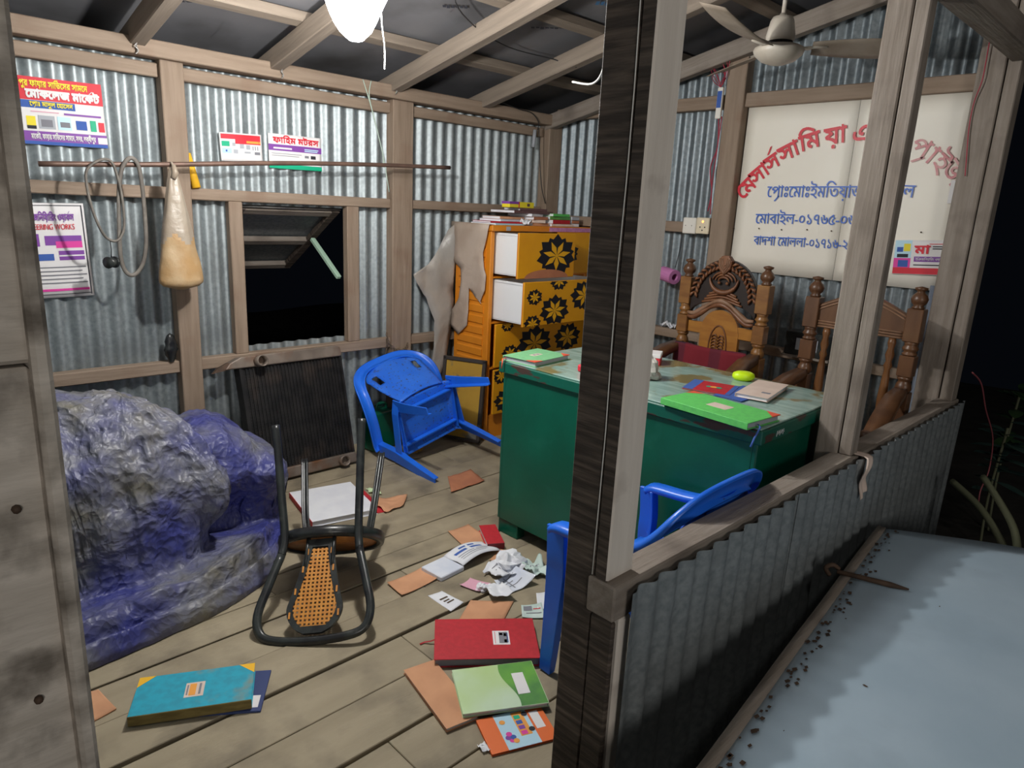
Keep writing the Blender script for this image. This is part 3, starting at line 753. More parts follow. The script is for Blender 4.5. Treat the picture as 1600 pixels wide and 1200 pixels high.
# ---- black bistro chair lying upside down
def bistro():
    R = ((-0.75, 0.569, -0.338), (0.652, 0.55, -0.521), (-0.111, -0.611, -0.784))
    t = thing('bistro_chair', 'black plastic bistro chair upside down with an amber cane back', 'chair', pose(R, (1.347, 2.346, .462)))
    su = .392
    prof = [(-.014, -.006), (-.009, -.009), (-.006, -.002), (.006, -.002), (.009, -.009), (.014, -.006), (.013, .006), (.0, .009), (-.013, .006)]
    def cr(P, m=4):
        P = [Vector(p) for p in P]; out = []
        for i in range(len(P) - 1):
            p0, p1, p2, p3 = P[max(i - 1, 0)], P[i], P[i + 1], P[min(i + 2, len(P) - 1)]
            for k in range(m):
                q = k / m
                out.append(.5 * ((2 * p1) + (p2 - p0) * q + (2 * p0 - 5 * p1 + 4 * p2 - p3) * q * q + (3 * p1 - p0 - 3 * p2 + p3) * q ** 3))
        out.append(P[-1]); return out
    half = [(.158, -.24, 0), (.150, -.215, .10), (.140, -.185, .25), (.131, -.155, .39), (.136, -.165, .46), (.165, -.20, .57), (.186, -.228, .665), (.170, -.238, .728), (.115, -.244, .752)]
    hoop = half[4:] + [(0, -.246, .76)] + [(-p[0], p[1], p[2]) for p in reversed(half[4:])]
    mb = MB(); mb.sweep(cr(hoop), prof, (0, -1, .35)); mb.build('back_hoop', 'black_plastic', t)
    for s in (-1, 1):
        mb = MB(); mb.sweep(cr([(s * p[0], p[1], p[2]) for p in half[:5]]), prof, (0, -1, -.2), scale=[(1, 1)] * 17); mb.build('leg', 'black_plastic', t)
        mb = MB(); mb.sweep(cr([(s * .162, .175, 0), (s * .150, .150, .12), (s * .135, .120, .26), (s * .115, .105, su - .01)]), prof, (0, 1, .2)); mb.build('leg', 'black_plastic', t)
    # seat: round rim and cane disc
    ring = [(.178 * math.cos(k / 36 * 2 * math.pi), .005 + .175 * math.sin(k / 36 * 2 * math.pi), su) for k in range(36)]
    mb = MB(); mb.sweep(ring, [(-.012, -.02), (.016, -.02), (.018, .0), (.014, .016), (-.010, .016)], (0, 0, 1), closed=True); seat = mb.build('seat_rim', 'black_plastic', t)
    mb = MB(); mb.lathe([(.164, su - .002), (.166, su + .008)], 36, 0, T((0, .005, 0))); mb.build('seat_cane', 'cane_dark', t)
    for k in (-1, 1):
        mb = MB(); mb.box((-.15, k * .055 - .003, su - .03), (.15, k * .055 + .003, su - .004)); mb.build('seat_rib', 'black_plastic', t)
    # splat: keyhole frame with a woven cane panel, hung between seat and hoop
    A = Vector((0, -.152, .415)); B = Vector((0, -.242, .742)); ax = (B - A); L = ax.length; ax.normalize(); nn = Vector((1, 0, 0)).cross(ax)
    def sp(x, s, d=0): return A + Vector((x, 0, 0)) + ax * s + nn * d
    def wd(q):   # half width of the splat along its length 0..1
        if q < .72: return .046 + .047 * (q / .72) ** 1.5
        r = (q - .72) / .28; return .093 * math.sqrt(max(0, 1 - r * r))
    Q = [i / 24 * .985 for i in range(25)]
    outer = [(wd(q), q * L) for q in Q]; 
    inn = [(max(wd(.06 + q * .87) - .02, .0), (.085 + q * .83) * L) for q in [i / 24 for i in range(25)]]
    oL = outer + [(-x, s) for x, s in reversed(outer)]; iL = inn + [(-x, s) for x, s in reversed(inn)]
    n = len(oL); mb = MB(); vs = []
    for d in (-.007, .007):
        vs += [sp(x, s, d) for x, s in oL] + [sp(x, s, d) for x, s in iL]
    fs = []
    for i in range(n):
        j = (i + 1) % n
        fs += [(i, j, n + j, n + i), (2 * n + i, 3 * n + i, 3 * n + j, 2 * n + j), (i, 2 * n + i, 2 * n + j, j), (n + i, n + j, 3 * n + j, 3 * n + i)]
    mb.add(vs, fs); splat = mb.build('splat_frame', 'black_plastic', t)
    def inw(s):
        q = min(max((s / L - .085) / .83, 0), 1)
        k = q * 24; i = min(int(k), 23); return inn[i][0] + (inn[i + 1][0] - inn[i][0]) * (k - i)
    mb = MB(); st = .0142
    s = .075 * L
    while s < .93 * L:
        hw = inw(s)
        if hw > .006:
            mb.add([sp(-hw, s - .0034, .003), sp(hw, s - .0034, .003), sp(hw, s + .0034, .003), sp(-hw, s + .0034, .003)], [(0, 1, 2, 3)])
            mb.add([sp(-hw, s - .0034, -.001), sp(hw, s - .0034, -.001), sp(hw, s + .0034, -.001), sp(-hw, s + .0034, -.001)], [(3, 2, 1, 0)])
        s += st
    for k in range(-6, 7):
        x = (k + .5) * st; ss = [q / 60 * L for q in range(61) if inw(q / 60 * L) > abs(x) and .085 < q / 60 < .915]
        if len(ss) > 2:
            for d in (.0035, -.0015):
                mb.add([sp(x - .0034, ss[0], d), sp(x + .0034, ss[0], d), sp(x + .0034, ss[-1], d), sp(x - .0034, ss[-1], d)], [(0, 1, 2, 3)])
    o = mb.build('cane_panel', 'cane', splat)
    for q, sg in ((.14, 1), (.14, -1), (.33, 1), (.33, -1), (.56, 1), (.56, -1), (.80, 1), (.80, -1)):
        x = sg * (wd(q) - .009); mb = MB()
        mb.box((-.003, -.011, -.0095), (.003, .011, .0095), 0, frame(sp(x, q * L), Vector((1, 0, 0)), ax, nn)); mb.build('cane_peg', 'cane', splat)
    for x in (-.046, .046):
        mb = MB(); mb.sweep([sp(x, -.03), sp(x, .10)], [(-.005, -.01), (.005, -.01), (.005, .01), (-.005, .01)], nn); mb.build('splat_bracket', 'black_plastic', splat)
bistro()

# ---- orange chest of drawers in the corner
CX0, CX1, CY0, CY1, CH = 2.757, 3.645, 2.985, 3.31, 1.306
Cb = thing('drawer_chest', 'orange plastic drawer chest with black flowers, two drawers pulled open', 'cabinet', Vector((CX0, CY0, 0)))
cw, cdp = CX1 - CX0, CY1 - CY0
rows = [(1.012, 1.272), (.742, 1.000), (.462, .728), (.165, .448)]
mb = MB(); mb.box((0, .012, 0), (.03, cdp, CH - .035)); mb.build('side_panel', 'orange', Cb, bevel=.004)
mb = MB(); mb.box((cw - .03, .012, 0), (cw, cdp, CH - .035)); mb.build('side_panel', 'orange', Cb, bevel=.004)
mb = MB(); mb.box((-.008, -.006, CH - .035), (cw + .008, cdp, CH)); mb.build('top_panel', 'orange', Cb, bevel=.004)
mb = MB(); mb.box((.03, cdp - .015, .02), (cw - .03, cdp, CH - .035)); mb.build('back_panel', 'orange', Cb)
mb = MB(); mb.box((.03, .03, 0), (cw - .03, cdp - .015, .15)); mb.build('plinth', 'orange', Cb)
for k in range(18):
    z = .06 + k * .066; mb = MB()
    mb.add([(0, .055, z), (-.007, .055, z + .008), (-.007, .055, z + .046), (0, .055, z + .054), (0, cdp - .04, z), (-.007, cdp - .04, z + .008), (-.007, cdp - .04, z + .046), (0, cdp - .04, z + .054)], [(0, 1, 5, 4), (1, 2, 6, 5), (2, 3, 7, 6), (0, 3, 2, 1), (4, 5, 6, 7)])
    mb.build('side_slat', 'orange', Cb)
for (z0, z1) in rows[:-1]:
    mb = MB(); mb.box((.03, .01, z0 - .012), (cw - .03, cdp - .02, z0 - .003)); mb.build('runner', 'orange', Cb)
def flower(mb, cx, cz, r, y, clip=None, rot=0.0, npet=7):
    def pet(a, r0, r1, wdt, mi, yy, tip=.62):
        ca, sa = math.sin(a), math.cos(a)
        pts = [(r0, 0), (r0 + (r1 - r0) * tip, wdt), (r1, 0), (r0 + (r1 - r0) * tip, -wdt)]
        P_ = []
        for (q, s) in pts:
            x = cx + (ca * q + sa * s) * 1.38; z = cz + sa * q - ca * s
            if clip: x = min(max(x, clip[0]), clip[1]); z = min(max(z, clip[2]), clip[3])
            P_.append(Vector((x, yy, z)))
        mb.add(P_, [(0, 1, 2, 3)], mi)
    n2 = 7
    for k in range(n2): pet(rot + (k + .5) / n2 * 2 * math.pi, r * .05, r * .90, r * .30, 0, y - .0004, .62)
    for k in range(n2): pet(rot + k / n2 * 2 * math.pi, r * .05, r, r * .33, 0, y - .0006, .58)
    for k in range(npet): pet(rot + (k + .5) / npet * 2 * math.pi, 0, r * .70, r * .125, 1, y - .0010, .5)
def drawer(x0, x1, r, out, flowers, white=True):
    z0, z1 = rows[r]; y = -out
    mb = MB(); mb.box((x0, y - .016, z0), (x1, y, z1)); d = mb.build('drawer_front', 'yellow_front' if True else 'orange', Cb, bevel=.004)
    d.data.materials.append(M['orange'])
    for p in d.data.polygons:
        if abs(p.normal.x) > .5: p.material_index = 1
    if flowers:
        mb = MB()
        for (fx, fz, fr, ro) in flowers: flower(mb, x0 + fx * (x1 - x0), z0 + fz * (z1 - z0), fr, y - .0162, (x0 + .002, x1 - .002, z0 + .002, z1 - .002), ro)
        q = mb.build('flower_print', ['black_print', 'yellow_print'], d); q['kind'] = 'stuff'
    if out > .02:
        bx0, bx1, by1 = x0 + .012, x1 - .012, y + .30
        mb = MB()
        mb.box((bx0, y, z0 + .018), (bx0 + .006, by1, z1 - .012)); mb.box((bx1 - .006, y, z0 + .018), (bx1, by1, z1 - .012)); mb.box((bx0, y, z0 + .014), (bx1, by1, z0 + .02)); mb.box((bx0, by1 - .006, z0 + .018), (bx1, by1, z1 - .012))
        mb.build('drawer_box', 'white_plastic', d)
        mb = MB(); mb.box((bx0 - .005, y, z1 - .02), (bx0 + .008, by1, z1 - .008)); mb.build('drawer_lip', 'white_plastic', d)
    if out > .02 and x1 - x0 < .6:      # scooped hand hold under the front
        mb = MB(); c_ = (x0 + x1) / 2; mb.add([Vector((c_ + .19 * math.cos(k / 16 * math.pi), y - .0172, z0 + .001 + .05 * math.sin(k / 16 * math.pi))) for k in range(17)], [tuple(range(16, -1, -1))]); mb.build('hand_hold', 'kraft_red', d)
    return d
drawer(.045, .535, 0, .155, [(.66, .50, .128, 0.0)])
drawer(.545, cw - .03, 0, .0, [(.30, .5, .085, 0.3)])
drawer(.045, cw - .03, 1, .215, [(.11, .66, .05, .2), (.33, .32, .098, 0), (.10, .06, .055, .4), (.36, 1.0, .06, 0), (.66, .62, .10, .3)])
drawer(.038, cw - .03, 2, .0, [(.12, .95, .04, 0), (.16, .30, .055, .3), (.42, .45, .12, .1), (.8, .5, .1, .4)])
drawer(.038, cw - .03, 3, .0, [(.08, .85, .055, 0), (.14, .28, .08, .3), (.5, .5, .12, .1)])
mb = MB(); mb.box((.47, -.008, CH - .031), (cw - .02, -.0061, CH - .006)); mb.build('pink_sticker', 'pink_sticker', Cb)
mb = MB(); mb.box((.10, -.008, CH - .03), (.135, -.0061, CH - .006)); mb.build('price_sticker', 'grey_book', Cb)

# ---- carved wooden chairs behind the desk
def spindle_prof(z0, z1, r):
    L = z1 - z0
    pts = [(.9, 0), (1.1, .03), (.75, .06), (1.15, .10), (.8, .14), (1.0, .2), (1.25, .42), (.95, .62), (.7, .7), (1.1, .74), (.7, .78), (1.15, .84), (.75, .9), (1.05, .95), (.9, 1)]
    return [(r * a, z0 + b * L) for a, b in pts]
FIN = [(.022, 0), (.026, .006), (.018, .012), (.030, .026), (.034, .040), (.028, .056), (.016, .068), (.014, .074), (.024, .080), (.025, .088), (.0, .094)]
def arc(cx, cz, rx, rz, a0, a1, n): return [(cx + rx * math.cos(a0 + (a1 - a0) * i / n), cz + rz * math.sin(a0 + (a1 - a0) * i / n)) for i in range(n + 1)]
def wood_chair(name, label, X, kind):
    """local: x to the sitter's ... picture right, y into the wall, z up; back plane at y=0"""
    t = thing(name, label, 'chair', X, 'varnished wooden armchairs')
    HW = .215
    ph = 1.10 if kind == 'carved' else 1.075
    for s in (-1, 1):
        x = s * HW; mb = MB()
        mb.box((x - .032, -.03, ph - .14), (x + .032, .03, ph)); mb.lathe([(.026, ph - .20), (.032, ph - .192), (.022, ph - .184), (.034, ph - .17), (.024, ph - .155), (.030, ph - .14)], 14, 0, T((x, 0, 0)))
        mb.box((x - .03, -.028, ph - .29), (x + .03, .028, ph - .20)); mb.lathe([(.026, ph - .36), (.034, ph - .345), (.030, ph - .325), (.022, ph - .31), (.032, ph - .30), (.028, ph - .29)], 14, 0, T((x, 0, 0)))
        mb.box((x - .032, -.03, 0), (x + .032, .03, ph - .36)); mb.build('back_post', 'rose_wood' if kind != 'carved' else 'post_wood', t, bevel=.003)
        mb = MB(); mb.lathe(FIN, 14, 0, T((x, 0, ph))); mb.build('finial', 'rose_wood', t)
        # arm: sweeps forward and down
        pth = [(x, -.02, ph - .36), (x * 1.03, -.14, ph - .375), (x * 1.1, -.28, ph - .42), (x * 1.14, -.40, ph - .475), (x * 1.12, -.46, ph - .47)]
        mb = MB(); P_ = [Vector(p) for p in pth]; Q = []
        for i in range(len(P_) - 1):
            for k in range(4): Q.append(P_[i].lerp(P_[i + 1], k / 4))
        Q.append(P_[-1])
        mb.sweep(Q, [(-.03, -.022), (.03, -.022), (.034, 0), (.03, .022), (-.03, .022), (-.034, 0)], (0, 0, 1), scale=[(.8 + .35 * math.sin(i / 16 * math.pi), 1) for i in range(17)])
        mb.build('armrest', 'rose_wood', t)
        mb = MB(); mb.lathe(spindle_prof(.42, ph - .50, .022), 12, 0, T((x * 1.12, -.42, 0))); mb.build('arm_support', 'spindle_wood', t)
        mb = MB(); mb.box((x * 1.08 - .028, -.47, 0), (x * 1.08 + .028, -.41, .42)); mb.build('front_leg', 'rose_wood', t, bevel=.004)
    mb = MB(); mb.box((-HW - .03, -.48, .40), (HW + .03, .0, .44)); mb.build('seat', 'rose_wood', t, bevel=.008)
    for ya in (-.46, -.02):
        mb = MB(); mb.box((-HW, ya, .33), (HW, ya + .02, .40)); mb.build('seat_apron', 'rose_wood', t)
    if kind == 'carved':
        zc = ph - .10
        # arched crest board
        outer = [(-HW + .03, zc - .04)] + arc(0, zc, HW - .03, .205, math.pi, 0, 24) + [(HW - .03, zc - .04)] + arc(0, zc - .085, HW - .035, .075, 0, math.pi, 16)
        mb = MB(); mb.prism(outer, -.012, .014); crest = mb.build('crest_board', 'dark_wood', t, bevel=.002)
        for i in range(21):           # leaf border
            a = math.pi - (i + .5) / 21 * math.pi
            if abs(a - math.pi / 2) < .20: continue
            for q in (-1, 1):
                c_ = Vector(((HW - .052) * math.cos(a), -.018, zc + .178 * math.sin(a)))
                d_ = Vector((-math.sin(a), 0, math.cos(a))) * (1 if a > math.pi / 2 else -1) * -1
                r_ = Vector((math.cos(a), 0, math.sin(a)))
                tip = c_ + d_ * -.016 + r_ * (q * .020); bse = c_ + d_ * .014 + r_ * (q * .002)
                mb = MB(); mb.tube([bse, (bse + tip) / 2 + Vector((0, -.006, 0)) + r_ * q * .005, tip], .008, n=6, rs=[.005, .0085, .002]); mb.build('leaf_carving', 'carve_wood', crest)
        mb = MB(); mb.prism([(0, zc + .125), (.034, zc + .16), (.038, zc + .20), (.02, zc + .222), (0, zc + .226), (-.02, zc + .222), (-.038, zc + .20), (-.034, zc + .16)], -.036, .0); mb.build('top_shell', 'carve_wood', crest, bevel=.006, bseg=2)
        for k, r in enumerate((.011, .020, .029)):
            mb = MB(); mb.tube([(x_, -.037, z_) for x_, z_ in [(-r, zc + .21), (-r * .9, zc + .18), (0, zc + .135 + .02 * (2 - k)), (r * .9, zc + .18), (r, zc + .21)]], .0028, n=5); mb.build('shell_groove', 'carve_pale', crest)
        for k in range(3):            # nested crescents
            mb = MB(); rr = .052 - k * .014; mb.tube([(x_, -.020 - k * .003, z_) for x_, z_ in arc(0, zc + .095, rr * 1.25, rr * .9, 0.1, math.pi - .1, 14)], .0065, n=6, rs=[.003 + .004 * math.sin(i / 14 * math.pi) for i in range(15)]); mb.build('crescent_carving', 'carve_wood', crest)
        mb = MB(); mb.tube([(x_, -.024, z_) for x_, z_ in arc(0, zc + .112, .078, .072, math.pi + .0, 2 * math.pi, 16)], .012, n=6, rs=[.003 + .011 * math.sin(i / 16 * math.pi) for i in range(17)]); mb.build('crescent_carving', 'carve_wood', crest)
        for x_ in (-.022, .022):
            mb = MB(); mb.lathe([(.0, 0), (.009, .002), (.007, .008), (0, .011)], 10, 0, T((x_, -.024, zc + .088)) @ RX(math.pi / 2)); mb.build('bead', 'carve_wood', crest)
        for k in range(4):            # shallow waves under the crescent
            hw = .075 + k * .012; zz = zc + .036 - k * .015
            mb = MB(); mb.tube([(hw * (i / 12 * 2 - 1), -.018, zz + .012 * math.cos((i / 12 * 2 - 1) * 2.4)) for i in range(13)], .0065, n=6); mb.build('wave_carving', 'carve_wood', crest)
        # scrolled lower moulding
        for k, (dz, m_) in enumerate(((0, 'carve_pale'), (-.02, 'carve_wood'))):
            pts = []
            for i in range(29):
                q = i / 28 * 2 - 1
                pts.append(((HW - .03) * q, -.024, zc - .058 + dz + .056 * math.cos(q * math.pi * .86) * (1 - .2 * abs(q)) + (.018 * max(0, abs(q) - .8) / .2)))
            mb = MB(); mb.tube(pts, .013, n=7, rs=[.008 + .006 * abs(math.sin(i / 28 * math.pi * 3)) for i in range(29)]); mb.build('scroll_moulding', m_, crest)
        # centre splat with arched head, cross rail
        zs = ph - .17
        pts = [(-.108, .44), (-.108, zs - .08)] + arc(0, zs - .085, .104, .105, math.pi, 0, 18) + [(.108, zs - .08), (.108, .44)]
        mb = MB(); mb.prism(pts, -.012, .012); spl = mb.build('splat', 'honey_wood', t, bevel=.003)
        mb = MB(); mb.box((-HW + .03, -.009, ph - .285), (HW - .03, .009, ph - .225)); mb.build('cross_rail', 'honey_wood', t, bevel=.003)
        ov = [(x_, -.014, z_) for x_, z_ in arc(0, ph - .345, .05, .115, -.3, math.pi + .3, 26)]
        mb = MB(); mb.tube(ov, .0042, n=6); mb.build('oval_bead', 'carve_wood', spl)
        for k in range(6):
            for s in (-1, 1):
                z_ = ph - .275 - k * .016
                mb = MB(); mb.tube([(0, -.014, z_ - .02), (s * .014, -.018, z_ - .002), (s * .030, -.016, z_ - .008), (s * .036, -.014, z_ - .022)], .004, n=6, rs=[.003, .0048, .0045, .002]); mb.build('palm_carving', 'carve_wood', spl)
        for s in (-1, 1):
            mb = MB(); mb.tube([(s * (.018 + .014 * math.cos(a)), -.017, ph - .40 + .020 * math.sin(a)) for a in [i / 14 * 5.2 for i in range(15)]], .0045, n=6); mb.build('curl_carving', 'carve_wood', spl)
    else:
        # hollowed head board and turned spindles
        zc = ph - .005
        pts = [(-HW + .03, ph - .135), (HW - .03, ph - .135), (HW - .03, ph - .035)] + [(HW * .86 * q, ph - .03 + .075 * (1 - abs(q) ** 1.3)) for q in [1 - i / 20 * 2 for i in range(21)]] + [(-HW + .03, ph - .035)]
        mb = MB(); mb.prism(pts, -.012, .012); hb = mb.build('head_board', 'rose_wood', t, bevel=.002)
        for k in range(3):
            mb = MB(); mb.tube([(-HW + .035, -.014, ph - .130 + k * .012), (HW - .035, -.014, ph - .130 + k * .012)], .0045, n=6); mb.build('groove_bead', 'carve_pale', hb)
        for k in range(2):
            mb = MB(); mb.tube([(HW * .86 * q, -.013, ph - .040 - k * .014 + .072 * (1 - abs(q) ** 1.3)) for q in [-1 + i / 24 * 2 for i in range(25)]], .004, n=6); mb.build('groove_bead', 'carve_pale', hb)
        for x in (-.14, -.047, .047, .14):
            mb = MB(); mb.lathe(spindle_prof(.47, ph - .135, .0165), 12, 0, T((x, 0, 0))); mb.build('spindle', 'spindle_wood', t)
        mb = MB(); mb.box((-HW + .03, -.014, .44), (HW - .03, .014, .48)); mb.build('lower_rail', 'rose_wood', t, bevel=.003)
    return t
# picture right is -y of the room, the chairs face -x
def chair_X(x, y, a=0): return frame(Vector((x, y, 0)), Vector((0, -1, 0)), Vector((1, 0, 0)), Vector((0, 0, 1))) @ RZ(a)
wood_chair('carved_armchair', 'carved wooden armchair with an arched crest and a red plaid towel', chair_X(3.24, 1.757), 'carved')
wood_chair('spindle_armchair', 'dark wooden armchair with turned spindles and a plain curved head board', chair_X(3.24, 1.085), 'spindle')
# plaid towel over the seat and lower back of the carved chair
mb = MB()
def tow(u, v):
    y = 1.965 - .40 * u; 
    if v < .55: z = .762 - v / .55 * .30 + .004 * math.sin(u * 9); x = 3.165 - .04 * v + .006 * math.sin(u * 14 + v * 5)
    else: z = .462 - .012 * math.sin((v - .55) * 8) + .004 * math.sin(u * 11); x = 3.14 - (v - .55) / .45 * .30
    return Vector((x, y, z))
mb.grid(tow, 24, 24)
def tow2(u, v): return Vector((3.165 + .04 * v, 1.965 - .40 * u, .762 + .006 * math.sin(v * math.pi)))
tw = mb.build('plaid_towel', 'plaid', solid=.004)
tag(tw, 'red and black plaid towel on the carved armchair', 'towel')

# ================================================================== big loose things
# ---- blue tarpaulin over a heap
def tarp():
    mb = MB()
    N, K = 240, 120
    fp = [(.30, 2.12), (.45, 2.13), (.60, 2.15), (.80, 2.18), (.95, 2.24), (1.10, 2.34), (1.24, 2.52), (1.30, 2.72), (1.24, 2.98), (1.02, 3.16), (.72, 3.22), (.42, 3.14), (.22, 2.92), (.16, 2.6), (.20, 2.30)]
    c = Vector((.70, 2.72))
    def rad(a):
        d = Vector((math.cos(a), math.sin(a))); best = .3
        n = len(fp)
        for i in range(n):
            p = Vector(fp[i]) - c; q = Vector(fp[(i + 1) % n]) - c; e = q - p
            den = d.x * e.y - d.y * e.x
            if abs(den) < 1e-9: continue
            t_ = (p.x * e.y - p.y * e.x) / den; s_ = (p.x * d.y - p.y * d.x) / den
            if t_ > 0 and -.001 <= s_ <= 1.001: best = t_
        return best
    R_ = [rad(2 * math.pi * i / N) for i in range(N)]
    R_ = [sum(R_[(i + k) % N] for k in range(-3, 4)) / 7 for i in range(N)]
    def height(p):
        # tall round hump, shoulder to the right, small end lump
        def bump(cx, cy, rx, ry, h, pw=2.6):
            q = (abs((p.x - cx) / rx) ** pw + abs((p.y - cy) / ry) ** pw)
            return h * max(0, 1 - q) ** (1 / pw)
        return max(bump(.56, 2.75, .38, .37, .695, 2.7), bump(1.0, 2.94, .26, .24, .50, 2.4), bump(1.19, 2.90, .16, .24, .36, 2.3))
    def smoothh(p):
        s = 0
        for dx, dy in ((0, 0), (.015, 0), (-.015, 0), (0, .015), (0, -.015), (.01, .01), (-.01, -.01)): s += height(p + Vector((dx, dy)))
        return s / 7
    def ridge(v): return 1 - abs(noise.noise(v)) * 2
    AP = [(0, .10), (.70, .10), (.80, .115), (.85, .125), (.875, .105), (.90, .055), (.925, .06), (.945, .075), (.965, .06), (.985, .02), (1, .0)]
    def apron(v, k):
        for a_, b_ in zip(AP, AP[1:]):
            if a_[0] <= v <= b_[0]: return (a_[1] + (b_[1] - a_[1]) * (v - a_[0]) / (b_[0] - a_[0])) * k
        return 0
    vs = []
    for j in range(K + 1):
        v = j / K
        for i in range(N):
            a = 2 * math.pi * i / N; d = Vector((math.cos(a), math.sin(a)))
            vr = v ** .8
            p = c + d * (R_[i] * vr)
            z = smoothh(p)
            ap = apron(min(1, max(0, vr + .03 * noise.noise(Vector((a * 2.2, 4, 0))))), max(.25, min(1, -d.y * 1.3 + .35)) * (1 + .35 * noise.noise(Vector((a * 3, 0, 2)))))
            z0 = z
            z = max(z, ap) + .02 * max(0, 1 - abs(z - ap) / .05)
            q = Vector((p.x * 3.2, p.y * 3.2, z * 3.2))
            w1 = noise.noise(q * .8) * .028
            qv = Vector((a * 3.4, z * 2.2, 7 + p.x))
            w2 = (ridge(q * 1.3 + Vector((3, 1, 0))) - .55) * .014 + (ridge(q * 3.0 + Vector((0, 7, 2))) - .55) * .012 + (ridge(q * 7 + Vector((5, 5, 1))) - .55) * .007 + (ridge(q * 15 + Vector((1, 2, 1))) - .55) * .0035
            w2 += (ridge(qv) - .6) * .010 * (1 if z0 > .1 else .3)
            lowf = min(1, z * 6)
            out = d * ((w1 + w2) * (1 if z0 > .08 else .3))
            zz = max(.004, z + w1 * .5 * lowf + w2 * .8 * lowf)
            if j == K: zz = .003
            ov = max(0, min(1, (zz - .10) / .22)); ov = ov * ov * (3 - 2 * ov)
            wt = max(0, min(1, (p.x - .80) / .10)) * max(0, min(1, (2.95 - p.y) / .12))
            w3 = max(0, min(1, (p.x - .70) / .12)) * max(0, min(1, (.98 - p.x) / .05)) * max(0, min(1, (2.80 - p.y) / .1))
            vs.append(Vector((p.x + out.x + .05 * ov * w3, p.y + out.y - .15 * ov * wt, zz)))
    fs = []
    for j in range(K):
        fs += [(j * N + i, j * N + (i + 1) % N, (j + 1) * N + (i + 1) % N, (j + 1) * N + i) for i in range(N)]
    mb.add(vs, fs, 0, True)
    o = mb.build('tarpaulin', 'tarp', solid=.002)
    tag(o, 'crumpled dusty blue tarpaulin heaped over something on the floor', 'tarpaulin')
tarp()

# ---- engine radiator leaning on the back wall
lean = math.atan2(.15, .60)
RX0 = T(Vector((1.30, 3.135, .012))) @ RX(-lean)
Rd = thing('radiator', 'black engine radiator with rusty brown tanks leaning below the window', 'radiator', RX0)
mb = MB(); mb.box((.07, .0, .055), (.625, .05, .585)); core = mb.build('core', 'radiator', Rd)
mb = MB()
for k in range(30):
    x = .08 + k * .0185
    mb.box((x, -.007, .06), (x + .0065, .001, .58))
o = mb.build('cooling_tubes', 'radiator', core); o['kind'] = 'stuff'
mb = MB()
for k in range(36): mb.box((.07, -.0035, .07 + k * .0142), (.625, .0, .0722 + k * .0142))
o = mb.build('cooling_fins', 'radiator', core); o['kind'] = 'stuff'
mb = MB(); mb.prism([(-.005, .585), (.625, .585), (.63, .60), (.625, .635), (.58, .645), (.08, .640), (.02, .615)], -.022, .06); mb.build('top_tank', 'tank', Rd, bevel=.006, bseg=2)
mb = MB(); mb.prism([(.10, .0), (.63, .0), (.635, .04), (.625, .055), (.09, .055)], -.022, .06); mb.build('bottom_tank', 'tank', Rd, bevel=.006, bseg=2)
for (x, z, L) in ((.165, .61, .075), (.545, .024, .055)):
    mb = MB(); mb.tube([(x, 0, z), (x, -L, z)], .026, n=18, cap=False); pp = mb.build('pipe_stub', 'tank', Rd, solid=.004)
    mb = MB(); mb.tube([(x, -.01, z), (x, -.02, z)], .023, n=16); mb.build('pipe_bore', 'dark_hole', pp)
mb = MB(); mb.prism([(-.06, .575), (.02, .585), (.02, .62), (-.03, .60)], -.01, .02); mb.build('bracket', 'rust', Rd)
for x in (.066, .618):
    mb = MB(); mb.box((x, -.012, .055), (x + .012, .055, .585)); mb.build('side_strap', 'radiator', Rd)

